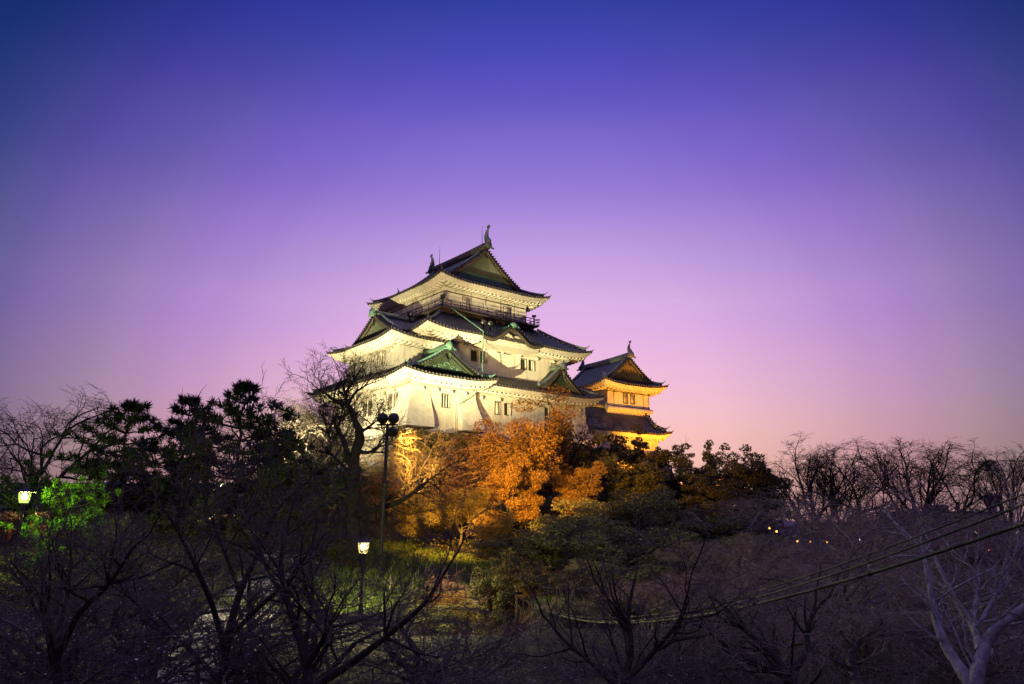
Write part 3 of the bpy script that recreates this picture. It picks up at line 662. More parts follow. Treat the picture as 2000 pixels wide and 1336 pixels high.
    for (s, tt, z, h) in ((15.45, 6.9, 28.5, 3.2), (15.45, 18.0, 28.4, 3.4)):
        q = MB(); q.tube([(s, tt, z - .3), (s, tt, z + h * .5), (s, tt, z + h)], [.05, .035, .015], 6); q.ball((s, tt, z + .1), .12, 6, 4); q.build('lightning_rod', M['iron'], k)
    # balcony
    q = MB(); q.b2(6.5, 23.5, 3.7, 21.3, 17.05, 17.22); q.b2(7.0, 23.0, 4.2, 20.8, 16.75, 17.05)
    for s in np.arange(6.9, 23.4, 1.3): q.b2(s - .1, s + .1, 3.85, 4.6, 16.45, 16.75)
    q.build('balcony_floor', M['wood'], k)
    q = MB(); zt, zm = 18.15, 17.75
    for A_, B_ in (((6.6, 3.8), (23.4, 3.8)), ((6.6, 3.8), (6.6, 21.2)), ((23.4, 3.8), (23.4, 21.2)), ((6.6, 21.2), (23.4, 21.2))):
        A_, B_ = np.array(A_), np.array(B_); L = np.linalg.norm(B_ - A_); e = (B_ - A_) / L * .35
        for z, r_ in ((zt, .06), (zm, .045), (17.36, .05)): q.tube([(*(A_ - e), z), (*(B_ + e), z)], r_, 6)
        for i in range(int(L / 1.5) + 1):
            p = A_ + (B_ - A_) * i / int(L / 1.5); q.tube([(*p, 17.1), (*p, zt + .1)], .05, 6)
    q.build('railing', M['wood'], k)
    return k
keep()

def stone_base():
    m = MB(); b = lambda s, t, z: kw(s, t, z)
    # battered base under the keep
    top, bot, o = -.5, -9.0, 3.4
    e = .6
    c = {'a': (-e, -e), 'b': (30.4, -.1), 'c': (30.4, 21.2), 'd': (-e, 21.2)}
    bo = {'a': (-e - o, -e - o), 'b': (30.4 + o, -.1 - o), 'c': (30.4 + o, 21.2 + o), 'd': (-e - o, 21.2 + o)}
    for p, q in (('a', 'b'), ('d', 'a'), ('b', 'c')):
        stones(m, b(*bo[p], bot), b(*bo[q], bot), b(*c[p], top), b(*c[q], top), 1.15, .2)
    m.add([b(*c[q], top) for q in 'abcd'], [[0, 1, 2, 3]])
    tag(m.build('castle_stone_base', M['stone']), 'battered dry stone base carrying the white keep', 'stone base')
stone_base()
def hedge():
    rg = np.random.default_rng(4); n = 9000; s = rg.uniform(-3, 17, n); t = rg.uniform(-3.2, -.8, n); z = -.55 + rg.uniform(-2.2, .35, n) - .35 * np.abs(np.sin(s * 1.3)); P = np.array([kw(a, b, c) for a, b, c in zip(s, t, z)])
    q = MB(); quads(q, P, .2, rg); o = tag(q.build('hedge', M['leaf_olive']), 'low clipped hedge along the foot of the white keep wall', 'hedge')

# ------------------------------------------------------------------ right hand turret and its lower range
TA = R(57); TU = np.array([math.sin(TA), math.cos(TA), 0]); TV = np.array([-math.cos(TA), math.sin(TA), 0])
T0 = at(1186, 797, 116.)
def tw(s, t, z): return T0 + TU * s + TV * t + np.array([0, 0, z])
def turret():
    k = thing('corner_turret', 'smaller orange lit turret with hip and gable roof right of the keep', 'turret', T0, R(90) - TA)
    fx, fy = (1., 0.), (0., 1.)
    wall(k, (0, 0), fx, (0., -1.), 8.7, -1.0, 3.6, [(3.3, 4.15, 1.05, 2.55, 'bars'), (4.75, 5.6, 1.05, 2.55, 'bars')])
    wall(k, (0, 0), fy, (-1., 0.), 11, -1.0, 3.6); wall(k, (8.7, 0), fy, (1., 0.), 11, -1.0, 3.6); wall(k, (0, 11), fx, (0., 1.), 8.7, -1, 3.6)
    q = MB(); q.b2(0, 8.7, -.05, 0, 2.68, 2.76); q.b2(0, 8.7, -.05, 0, .5, .57)
    for s in (.05, 1.35, 2.9, 4.45, 6.0, 7.4, 8.6): q.b2(s - .03, s + .03, -.045, 0, .57 if s in (1.35, 7.4, .05, 8.6) else 2.76, 3.4)
    q.build('timber_rail', M['wood'], k)
    for s in (.1, 1.4, 4.45, 7.3, 8.55):
        for z in (2.72, .53): q = MB(); q.tube([(s, -.04, z), (s, -.13, z)], .11, 8); q.build('nail_cover', M['iron'], k)
    q = MB(); q.b2(-.1, 9.0, -.5, 0, -.2, .35); q.build('foot_ledge', M['trim'], k)
    t = Roof(k, IDT, (-1.7, 11.2, -1.7, 13.5), 3.7, prof(4.7, 6.45), up=.55, oh=1.7, label='turret roof with golden lit gable')
    for sd in ('left', 'right'):
        t.slope(sd, 6.45, 1.3, 13.7, hipcut=False); t.slope(sd, 1.5, 0, 1.32); t.slope(sd, 1.5, 13.68, None)
    t.slope('front', 2.0); t.slope('back', 2.0)
    for sd in ('front', 'left', 'right'): t.fascia(sd)
    for cx in (0, 1):
        for cy in (0, 1): t.hipridge(cx, cy, 2.3)
    t.finish()
    gable_end(t, -.35, 1, 4.75, 6.45, M['panel_gold'], M['barge'], dmin=2.0, inset=.6)
    gable_end(t, 12.0, -1, 4.75, 6.45, M['panel_gold'], M['barge'], dmin=2.0, inset=.6)
    main_ridge(t, 4.75, -.5, 12.1, 6.45, h=.75, w=.55, oni_b=True, fish_f=.95, fish_b=.9, orn=M['ridge'])
    # lower connecting range
    w = thing('gallery_range', 'low tiled gallery below the turret, reaching left behind the keep', 'gallery', T0, R(90) - TA)
    wall(w, (-12, -1.9), fx, (0., -1.), 20.4, -6.6, -4.0); wall(w, (8.4, -1.9), fy, (1., 0.), 6, -6.6, -3.6)
    r = Roof(w, SWP, (-3.4, 4.8, -14.0, 10.0), -3.9, prof(4.1, 4.1), up=.5, oh=1.4, Lc=3.5, label='brown tiled gallery roof')
    r.front_hip = False
    r.slope('left', 4.1, 0, 22.6, hipcut=False); r.slope('left', 1.5, 22.58, None); r.slope('right', 4.1, 0, 22.6, hipcut=False); r.slope('right', 1.5, 22.58, None)
    r.slope('back', 1.9); r.fascia('left'); r.fascia('back'); r.hipridge(0, 1, 1.9); r.hipridge(1, 1, 1.9); r.finish()
    gable_end(r, 8.6, -1, .7, 4.1, M['panel_gold'], M['barge'], dmin=1.6, inset=.55)
    main_ridge(r, .7, -14, 8.75, 4.1, h=.55, w=.5, oni_f=False, oni_b=True, orn=M['ridge'])
    m = MB()
    b, tp, o = -15.0, -6.6, 3.2
    stones(m, tw(-14, -2.1 - o, b), tw(8.7 + o, -2.1 - o, b), tw(-14, -2.1, tp), tw(8.7, -2.1, tp), 1.1, .2)
    stones(m, tw(8.7 + o, -2.1 - o, b), tw(8.7 + o, 14, b), tw(8.7, -2.1, tp), tw(8.7, 14, tp), 1.1, .2)
    m.add([tw(-14, -2.1, tp), tw(8.7, -2.1, tp), tw(8.7, 14, tp), tw(-14, 14, tp)], [[0, 1, 2, 3]])
    tag(m.build('turret_stone_base', M['stone']), 'stone wall under the turret, orange lit at its right corner', 'stone base')
turret()

def left_turret():
    p = at(596, 862, 104.)
    k = thing('gate_turret', 'small dark tiled turret half hidden by the big bare tree on the left', 'turret', p, R(24))
    fx, fy = (1., 0.), (0., 1.)
    wall(k, (-1.6, -1.6), fx, (0., -1.), 3.2, -1.3, 0.6, [(1.1, 1.9, -.6, .2, 'bars')]); wall(k, (-1.6, -1.6), fy, (-1., 0.), 3.2, -1.3, .6); wall(k, (1.6, -1.6), fy, (1., 0.), 3.2, -1.3, .6)
    t = Roof(k, IDT, (-2.6, 2.6, -2.6, 2.6), .75, prof(2.1, 2.6), up=.35, oh=1.0, Lc=2, label='dark gabled roof')
    for sd in ('left', 'right'): t.slope(sd, 2.6, .6, 4.6, hipcut=False); t.slope(sd, .7, 0, .62); t.slope(sd, .7, 4.58, None)
    t.slope('front', .9); t.slope('back', .9)
    for sd in ('front', 'left', 'right'): t.fascia(sd, rafters=False)
    t.hipridge(0, 0, 1, w=.25, h=.2); t.hipridge(1, 0, 1, w=.25, h=.2); t.finish()
    gable_end(t, -1.9, 1, 0, 2.6, M['panel'], M['barge'], dmin=.9, inset=.3, disc=.1, pend=False); main_ridge(t, 0, -2.0, 2.0, 2.6, h=.35, w=.3, orn=M['ridge'])
    m = MB(); a = R(24); U = np.array([math.cos(a), math.sin(a), 0]); V = np.array([-math.sin(a), math.cos(a), 0]); Z = np.array([0, 0, 1.])
    Q = lambda x, y, z: p + U * x + V * y + Z * z
    stones(m, Q(-5.5, -3.6, -7.5), Q(4, -3.6, -7.5), Q(-3.2, -1.9, -1.3), Q(4, -1.9, -1.3), .9, .16)
    stones(m, Q(-5.5, 4, -7.5), Q(-5.5, -3.6, -7.5), Q(-3.2, 4, -1.3), Q(-3.2, -1.9, -1.3), .9, .16)
    m.add([Q(-3.2, -1.9, -1.3), Q(4, -1.9, -1.3), Q(4, 4, -1.3), Q(-3.2, 4, -1.3)], [[0, 1, 2, 3]])
    tag(m.build('turret_stone_base', M['stone']), 'pale stone wall under the small dark turret on the left', 'stone base')
left_turret()

# ------------------------------------------------------------------ floodlights (their light is the light of the scene)
CREAM, WARM, ORANGE = (1.0, .85, .40), (1.0, .82, .40), (1.0, .36, .018)
def flood_head(parent, p, d, r=.34, name='floodlight_head'):
    p = np.asarray(p, float); d = np.asarray(d, float) / np.linalg.norm(d); q = MB()
    q.tube([p - d * .42, p - d * .36, p - d * .1, p + d * .12], [.12, .2, r * .9, r], 14, caps=False); q.tube([p - d * .43, p - d * .40], [.10, .12], 14)
    q.tube([p + d * .10, p + d * .14], [r * 1.06, r * 1.06], 14, caps=False)
    q.tube([p - d * .1 - np.array([0, 0, r]), p - d * .1 - np.array([0, 0, r + .28])], .05, 6)
    o = q.build(name, M['iron'], parent, smooth=True)
    g = MB(); g.tube([p + d * .05, p + d * .06], [r * .92, r * .92], 14); g.build('lens', M['steel'], o)
    return o
def light_pole():
    top = at(757, 828, 46.); x, y = top[0], top[1]; z0 = float(gz(x, y)); bx = at(741, 1000, 46.)[0]
    k = thing('floodlight_pole', 'tall dark pole with two big round floodlights, standing before the keep', 'floodlight pole', (x, y, z0))
    L = lambda p: np.asarray(p, float) - np.array([x, y, z0])
    q = MB(); q.tube([L((x - .12, y, z0 - .3)), L((x - .06, y, (z0 + top[2]) / 2)), L(top - np.array([0, 0, .1]))], [.13, .11, .09], 8); q.build('pole', M['iron'], k)
    q = MB(); q.beam([L(top + np.array([-.62, 0, -.1])), L(top + np.array([.62, 0, -.1]))], .12, .1); q.beam([L(top + np.array([-.1, 0, -.75])), L(top + np.array([.5, 0, -.75]))], .1, .1)
    for z in (-3.6, -4.1): q.box(L(top + np.array([.0, -.05, z])), (.34, .3, .36))
    q.build('cross_arm', M['iron'], k)
    tg = kw(12, 0, 9)
    for dx in (-.33, .33):
        p = top + np.array([dx, 0, .32]); d = tg - p; flood_head(k, L(p), d)
    p = top + np.array([.35, 0, -.5]); t2 = at(985, 930, 72.); flood_head(k, L(p), t2 - p, .27)
    h = top + np.array([.33, .6, .4]); spot('keep_light', h, kw(13, 5, 21.5), 46000, (1.0, .60, .22), 22, k, .8, .2)
    h = p + np.array([.3, .45, -.1]); spot('tree_light', h, at(985, 1000, 66.), 80000, (1.0, .49, .06), 68, k, .75, .2)
    h = top + np.array([.4, -.3, -3.6]); spot('wall_light', h, at(915, 1125, 42.), 4500, (1.0, .38, .03), 60, k, .6, .1)
light_pole()
def hidden_pole():
    x, y = -17.0, 53.5; z0 = float(gz(x, y)); k = thing('floodlight_pole', 'second floodlight pole, hidden among the dark pines on the left', 'floodlight pole', (x, y, z0)); H = 6.2
    q = MB(); q.tube([(0, 0, -.3), (0, 0, H)], [.12, .08], 8); q.build('pole', M['iron'], k)
    q = MB(); q.beam([(-1, 0, H), (1, 0, H)], .12, .1); q.build('cross_arm', M['iron'], k)
    for dx in (-.8, 0, .8): flood_head(k, (dx, 0, H + .4), kw(8, 0, 8) - np.array([x, y, z0 + H]))
    spot('keep_light', (x + .35, y + .6, z0 + H + .5), kw(14.5, 2, 12), 330000, CREAM, 24, k, 1.0, .22)
    spot('keep_light', (x - .35, y + .6, z0 + H + .5), kw(3, 4, 14), 78000, CREAM, 60, k, .6, .22)
    spot('keep_light', (x, y + .6, z0 + H + .5), kw(0, 13, 11), 175000, CREAM, 28, k, .8, .22)
hidden_pole()
def ground_flood(label, p, target, watts, color, deg, blend=.7):
    p = np.asarray(p, float); p[2] = float(gz(p[0], p[1])) + .15 if p[2] is None or p[2] < -900 else p[2]
    k = thing('ground_floodlight', label, 'floodlight', p, 0, 'ground floodlights aimed at the castle')
    d = np.asarray(target, float) - (p + np.array([0, 0, .7]))
    flood_head(k, (0, 0, .7), d, .3)
    q = MB(); q.box((0, 0, 0), (.5, .5, .3)); q.tube([(-.34, 0, .1), (-.34, 0, .7)], .03, 5); q.tube([(.34, 0, .1), (.34, 0, .7)], .03, 5); q.build('bracket', M['iron'], k)
    dn = d / np.linalg.norm(d); spot('wall_light', p + np.array([0, 0, .7]) + dn * .3, target, watts, color, deg, k, blend, .25)
G = -999.
a = at(1425, 985, 90.); ground_flood('orange floodlight under the small orange tree right of the turret', (a[0], a[1], G), at(1412, 930, 96.), 2500, ORANGE, 80)
a = kw(-12, 8, 0); ground_flood('round floodlight on the ground left of the keep, aimed up at its left wall', (a[0], a[1], G), kw(0, 8, 7), 22000, WARM, 95)
a = kw(25, -12.5, 0); ground_flood('orange floodlight among the trees under the right end of the keep', (a[0], a[1], G), kw(27, 0, 6), 16000, ORANGE, 74)
a = tw(7, -19, 0); ground_flood('orange floodlight on the slope in front of the corner turret', (a[0], a[1], G), tw(4, 0, 4.5), 62000, ORANGE, 44)
a = tw(20, -5, 0); ground_flood('orange floodlight to the right of the corner turret', (a[0], a[1], G), tw(9, 0, -8), 5000, ORANGE, 70)

# ------------------------------------------------------------------ vegetation kit
def nrm(v): return v / (np.linalg.norm(v) + 1e-9)
class Poly:
    """Branch polylines collected by point count, meshed in one go."""
    def __init__(s): s.d = {}
    def add(s, P, r, n): s.d.setdefault((len(P), n), []).append((P, r))
    def mesh(s, name, m):
        mb = MB()
        for (k, n), L in s.d.items():
            P = np.array([a for a, b in L]); r = np.array([b for a, b in L])
            T = np.gradient(P, axis=1); T /= np.linalg.norm(T, axis=2)[..., None] + 1e-9
            t0 = T.mean(1); ref = np.where(np.abs(t0[:, 2:3]) < .85, np.array([[0, 0, 1.]]), np.array([[1., 0, 0]]))
            A = np.cross(T, ref[:, None, :]); A /= np.linalg.norm(A, axis=2)[..., None] + 1e-9; B = np.cross(T, A)
            th = np.arange(n) * 2 * math.pi / n
            V = P[:, :, None] + r[:, :, None, None] * (np.cos(th)[None, None, :, None] * A[:, :, None] + np.sin(th)[None, None, :, None] * B[:, :, None])
            b = (np.arange(len(L)) * k * n)[:, None, None]; i = (np.arange(k - 1) * n)[None, :, None]; j = np.arange(n)[None, None]; j2 = (j + 1) % n
            mb.add(V.reshape(-1, 3), np.stack([b + i + j, b + i + j2, b + i + n + j2, b + i + n + j], -1).reshape(-1, 4))
        return mb.mesh(name, m, True)
def branch(big, small, tips, p, d, L, r, lev, rg, o):
    """Grow one limb and its children; o: per-level options."""
    k = {0: 10, 1: 8, 2: 6, 3: 4}.get(lev, 3); P = [p]; dd = nrm(d); wob = o['wob'] * (1 + .25 * lev); st = L / (k - 1)
    up = o['up'][min(lev, len(o['up']) - 1)]
    for i in range(k - 1):
        dd = nrm(dd + rg.normal(0, wob, 3) + np.array([0, 0, up])); P.append(P[-1] + dd * st)
    P = np.array(P); taper = o['taper'] if lev else o.get('taper0', .55); rr = r * (1 - (1 - taper) * np.linspace(0, 1, k)); mx = o['levels']
    if lev == 0: rr[0] *= 1.45; rr[1] *= 1.1
    if lev >= mx: rr[-1] = r * .3
    (big if lev <= o['split'] else small).add(P, rr, {0: 10, 1: 7, 2: 5}.get(lev, 3))
    if lev >= mx: tips.append(P[-1]); return
    n = o['n'][lev]; n = n if isinstance(n, int) else int(rg.integers(n[0], n[1] + 1)); a0 = rg.uniform(0, 6.28)
    s0, s1 = o['span'][min(lev, len(o['span']) - 1)]
    for i in range(n):
        f = s0 + (s1 - s0) * (i + rg.uniform(.1, .9)) / n; q = f * (k - 1); j = min(int(q), k - 2); pp = P[j] + (P[j + 1] - P[j]) * (q - j); t = nrm(P[j + 1] - P[j])
        ax = nrm(np.cross(t, rg.normal(0, 1, 3))); 
        if lev <= 1:
            ph = a0 + i * 2.4 + rg.normal(0, .3); e1 = nrm(np.cross(t, np.array([.3, .2, 1.]) if abs(t[2]) < .9 else np.array([1., 0, 0]))); e2 = np.cross(t, e1); ax = e1 * math.cos(ph) + e2 * math.sin(ph)
        an = R(rg.uniform(*o['ang'][min(lev, len(o['ang']) - 1)])); cd = nrm(t * math.cos(an) + ax * math.sin(an))
        cl = L * rg.uniform(*o['len'][min(lev, len(o['len']) - 1)]) * (1.12 - .45 * f if lev else 1.1 - .25 * f); cr = min(r * (1 - (1 - taper) * f) * rg.uniform(.55, .78), r * .8)
        branch(big, small, tips, pp, cd, cl, max(cr, o.get('rmin', .008)), lev + 1, rg, o)
    if lev > 0 or o.get('lead', True):
        branch(big, small, tips, P[-1], nrm(P[-1] - P[-2]), L * rg.uniform(.5, .7), max(rr[-1] * .95, o.get('rmin', .008)), lev + 1, rg, o)
KINDS = {
    'vase': dict(lead=False, levels=5, split=1, wob=.07, up=[.06, .05, .05, .03, .02], taper=.42, taper0=.75, n=[(6, 7), (5, 5), (4, 5), (4, 4), (2, 3)], span=[(.45, 1), (.25, 1), (.25, 1), (.25, 1)], ang=[(28, 54), (22, 42), (25, 50), (25, 55)], len=[(1.1, 1.5), (.5, .72), (.5, .7), (.5, .75), (.5, .8)], rmin=.011),
    'spread': dict(lead=False, levels=5, split=1, wob=.14, up=[.05, .04, .03, .02, .0], taper=.45, taper0=.7, n=[(5, 6), (5, 5), (4, 5), (4, 4), (2, 3)], span=[(.4, 1), (.25, 1), (.25, 1), (.25, 1)], ang=[(45, 75), (35, 65), (35, 70), (35, 70)], len=[(1.0, 1.4), (.5, .75), (.5, .72), (.5, .75), (.5, .8)], rmin=.011),
    'cherry': dict(levels=5, split=1, wob=.13, up=[.03, .05, .05, .05, .05], taper=.4, taper0=.75, n=[(4, 5), (5, 6), (5, 5), (4, 4), (2, 3)], span=[(.4, 1), (.2, 1), (.2, 1), (.2, 1)], ang=[(40, 70), (30, 60), (30, 60), (30, 65)], len=[(1.3, 1.8), (.45, .7), (.42, .65), (.45, .7), (.45, .7)], rmin=.006),
    'war': dict(lead=False, levels=4, split=1, wob=.16, up=[.05, .04, .03, .02, .0], taper=.5, taper0=.7, n=[(5, 6), (4, 5), (4, 4), (3, 3)], span=[(.3, 1), (.25, 1), (.25, 1), (.25, 1)], ang=[(40, 75), (35, 65), (35, 70), (35, 70)], len=[(1.0, 1.4), (.55, .8), (.5, .75), (.5, .75)], rmin=.022),
    'limb': dict(levels=4, split=2, wob=.08, up=[.05, .05, .03, .02, .0], taper=.45, taper0=.8, n=[(3, 4), (3, 4), (2, 3), (2, 2)], span=[(.6, 1), (.3, 1), (.3, 1), (.3, 1)], ang=[(28, 55), (28, 55), (30, 60), (30, 60)], len=[(.9, 1.2), (.55, .8), (.5, .75), (.5, .8)], rmin=.01),
    'brush': dict(levels=4, split=0, wob=.12, up=[.08, .09, .07, .05, .03], taper=.4, taper0=.6, n=[(10, 12), (7, 8), (5, 6), (3, 4)], span=[(.12, 1), (.2, 1), (.2, 1), (.2, 1)], ang=[(25, 60), (25, 55), (30, 60), (30, 60)], len=[(.75, 1.1), (.45, .7), (.45, .7), (.5, .8)], rmin=.01),
}
def bare_mesh(kind, seed, h, r, bm, tm, flowers=0, fs=.05):
    rg = np.random.default_rng(seed); big, small, tips = Poly(), Poly(), []; o = KINDS[kind]
    L0 = {'war': .36, 'vase': .34, 'spread': .36, 'cherry': .30, 'limb': .5, 'brush': .5}[kind] * h
    branch(big, small, tips, np.zeros(3), np.array([rg.normal(0, .06), rg.normal(0, .06), 1.]), L0, r, 0, rg, o)
    tips = np.array(tips); sc = h / np.percentile(tips[:, 2], 90); rc = np.percentile(np.hypot(tips[:, 0], tips[:, 1]), 92) * sc
    def shape(a):   # a crown that rounds off at its top and rim, as twigs end at about the same reach
        a = a * sc; d = np.hypot(a[:, 0], a[:, 1]); top = h * (.95 - .22 * np.minimum(d / rc, 1.2) ** 2); z0 = top * .62
        z = np.where(a[:, 2] > z0, z0 + (top * 1.16 - z0) * np.tanh((a[:, 2] - z0) / (top * 1.16 - z0)), a[:, 2])
        k = np.where(d > rc * .8, (rc * .8 + rc * .42 * np.tanh((d - rc * .8) / (rc * .42))) / (d + 1e-9), 1.0)
        return np.stack([a[:, 0] * k, a[:, 1] * k, np.maximum(z, .12 * h * np.minimum(1, d / (.3 * h)))], -1)
    for P in (big, small):
        for k in P.d: P.d[k] = [(shape(a), b) for a, b in P.d[k]]
    tips = shape(tips) / sc
    out = [('trunk', big.mesh('trunk', bm)), ('crown', small.mesh('crown', tm))]
    if flowers:
        tp = tips[rg.choice(len(tips), min(flowers, len(tips)), replace=False)] * sc; mb = MB(); quads(mb, tp, fs, rg); out.append(('blossoms', mb.mesh('blossoms', M['blossom'])))
    return out
def quads(mb, C, s, rg, asp=1.5, up=.0, base=None):
    """Small folded leaves (two faces each) at the points C."""
    n = len(C); a = rg.normal(0, 1, (n, 3)); a[:, 2] *= .7; a /= np.linalg.norm(a, axis=1)[:, None] + 1e-9
    b = np.cross(a, rg.normal(0, 1, (n, 3))); b /= np.linalg.norm(b, axis=1)[:, None] + 1e-9; c = np.cross(a, b)
    s = (s * rg.uniform(.6, 1.35, n))[:, None]
    p0 = C - a * s * asp / 2; p1 = C + a * s * asp / 2; l = C + b * s * .5 + c * s * .15; r_ = C - b * s * .5 + c * s * .15
    V = np.stack([p0, l, p1, r_], 1).reshape(-1, 3); i = np.arange(n)[:, None] * 4
    mb.add(V, np.concatenate([i + np.array([[0, 1, 2]]), i + np.array([[0, 2, 3]])]))
def leafy_mesh(seed, h, w, r, bm, lm, nclump=70, per=150, leaf=.2, gap=.5, base=.2, cr=1.0, twigm=None):
    """Broadleaf tree: limbs that carry clumps of leaves, uneven outline with gaps."""
    rg = np.random.default_rng(seed); big, small, tips = Poly(), Poly(), []
    o = dict(KINDS['spread'], levels=3, split=1, n=[(6, 8), (4, 5), (3, 4)], up=[.04, .05, .04, .03], len=[(.9, 1.35), (.5, .8), (.5, .8)], rmin=.015)
    branch(big, small, tips, np.zeros(3), np.array([0, 0, 1.]), h * .5, r, 0, rg, o); tips = np.array(tips)
    sc = np.array([w / 2 / np.percentile(np.abs(tips[:, :2]), 96), w / 2 / np.percentile(np.abs(tips[:, :2]), 96), h * .96 / np.percentile(tips[:, 2], 99)])
    for P in (big, small):
        for k in P.d: P.d[k] = [(a * sc, b) for a, b in P.d[k]]
    tips = tips * sc; cl = tips[rg.choice(len(tips), min(nclump, len(tips)), replace=False)]
    # fill the crown's mantle
    k = max(0, nclump - len(cl)); th = rg.uniform(0, 6.28, k); ph = np.arccos(rg.uniform(-.5, 1, k)); lump = 1 + .22 * np.sin(3 * th + seed) * np.sin(2 * ph + seed * .7)
    cc = np.stack([np.sin(ph) * np.cos(th) * w * .42 * lump, np.sin(ph) * np.sin(th) * w * .42 * lump, h * (base + (1 - base) * .5) + np.cos(ph) * h * (1 - base) * .46 * lump], -1)
    cl = np.concatenate([cl, cc]); cl[:, 2] = np.maximum(cl[:, 2], h * base)
    C = []
    for c in cl:
        R_ = cr * rg.uniform(.55, 1.25); m = int(per * (R_ / cr) ** 2); v = rg.normal(0, 1, (m, 3)); v /= np.linalg.norm(v, axis=1)[:, None]
        C.append(c + v * (R_ * rg.uniform(.25, 1, m) ** .5)[:, None] * np.array([1, 1, .7]))
    mb = MB(); quads(mb, np.concatenate(C), leaf, rg)
    return [('trunk', big.mesh('trunk', bm)), ('branches', small.mesh('branches', twigm or bm)), ('crown', mb.mesh('crown', lm))]
def pine_mesh(seed, h, w, r, nm, layered=.8, tuft=.55, dens=1.0, shape='cone'):
    rg = np.random.default_rng(seed); big, small = Poly(), Poly(); T = []
    k = 12; P = np.zeros((k, 3)); P[:, 2] = np.linspace(0, h * .97, k); P[1:, :2] = np.cumsum(rg.normal(0, .012 * h, (k - 1, 2)), 0); big.add(P, r * (1 - .85 * np.linspace(0, 1, k)), 8)
    nw = int(9 * dens)
    for i in range(nw):
        f = .22 + .75 * i / (nw - 1); q = f * (k - 1); j = min(int(q), k - 2); p = P[j] + (P[j + 1] - P[j]) * (q - j); a0 = rg.uniform(0, 6.28)
        env = (1 - ((f - .22) / .82) ** 1.25) if shape == 'cone' else math.sqrt(max(0, 1 - ((f - .5) / .55) ** 2))
        for b in range(int(rg.integers(3, 6))):
            an = a0 + b * 1.35 + rg.normal(0, .25); L = w / 2 * max(env, .05) * rg.uniform(.6, 1.15); ris = rg.uniform(.05, .35) + .6 * max(0, f - .6)
            t = np.linspace(0, 1, 6)[:, None]; d = np.array([math.cos(an), math.sin(an), 0]); B = p + d * L * t + np.array([0, 0, 1.]) * L * (ris * t ** 1.3) + rg.normal(0, .04, (6, 3)) * L * t
            (big if L > w * .22 else small).add(B, r * .3 * (1 - .8 * t[:, 0]), 5)
            m = max(3, int(L / .5))
            for c in range(m):
                g = .25 + .75 * (c + rg.uniform(0, 1)) / m; q2 = g * 5; j2 = min(int(q2), 4); pp = B[j2] + (B[j2 + 1] - B[j2]) * (q2 - j2); sd = rg.choice([-1, 1]); lat = np.array([-d[1], d[0], 0])
                l2 = L * rg.uniform(.18, .42) * (1.1 - .5 * g); e = pp + nrm(d * .7 + lat * sd * rg.uniform(.5, 1.2) + np.array([0, 0, rg.uniform(.1, .5)])) * l2
                small.add(np.array([pp, (pp + e) / 2, e]), np.array([.03, .022, .012]), 3)
                for g2 in (.55, 1.0): T.append((pp + (e - pp) * g2, nrm(e - pp + np.array([0, 0, .35 * l2]))))
            T.append((B[-1], nrm(B[-1] - B[-2] + np.array([0, 0, .3 * L]))))
    T.append((P[-1], np.array([0, 0, 1.])))
    C = np.array([t[0] for t in T]); D = np.array([t[1] for t in T]); n = len(C); kn = 22
    v = rg.normal(0, 1, (n, kn, 3)); v = v / np.linalg.norm(v, axis=2)[..., None] + D[:, None] * .75; v /= np.linalg.norm(v, axis=2)[..., None]
    ln = tuft * rg.uniform(.6, 1.1, (n, kn, 1)); e = C[:, None] + v * ln; sd = np.cross(v, rg.normal(0, 1, (n, kn, 3))); sd /= np.linalg.norm(sd, axis=2)[..., None]; wd = .035 * tuft / .55
    V = np.stack([C[:, None] + sd * wd * .3, C[:, None] - sd * wd * .3, C[:, None] + v * ln * .5 - sd * wd, e, C[:, None] + v * ln * .5 + sd * wd], 2).reshape(-1, 3)
    mb = MB(); i = np.arange(n * kn)[:, None] * 5; mb.add(V, i + np.array([[0, 1, 2, 3, 4]]))
    return [('trunk', big.mesh('trunk', M['bark'])), ('branches', small.mesh('branches', M['bark'])), ('needles', mb.mesh('needles', nm))]
LIB = {}
def lib(key, fn):
    if key not in LIB: LIB[key] = fn()
    return LIB[key]
def plant(name, meshes, label, cat, px, pytop, Y, h0, group=None, rz=None, sxy=None, basepx=None, z=None, hmul=1.0):
    """Stand a plant of model height h0 at depth Y so that its top reaches the height seen in the photo."""
    top = at(px, pytop, Y); b = at(basepx if basepx is not None else px, 1000, Y); x = b[0]; zb = float(gz(x, Y)) if z is None else z
    h = (top[2] - zb) * hmul; s = h / h0
    o = thing(name, label, cat, (x, Y, zb - .1), rng.uniform(0, 6.28) if rz is None else rz, group)
    q = (1.0 if sxy is None else sxy) * (s if s > 1 else s ** .35); o.scale = (q, q, s)
    for n, me in meshes:
        c = bpy.data.objects.new(n, me); col.objects.link(c); c.parent = o
    return o

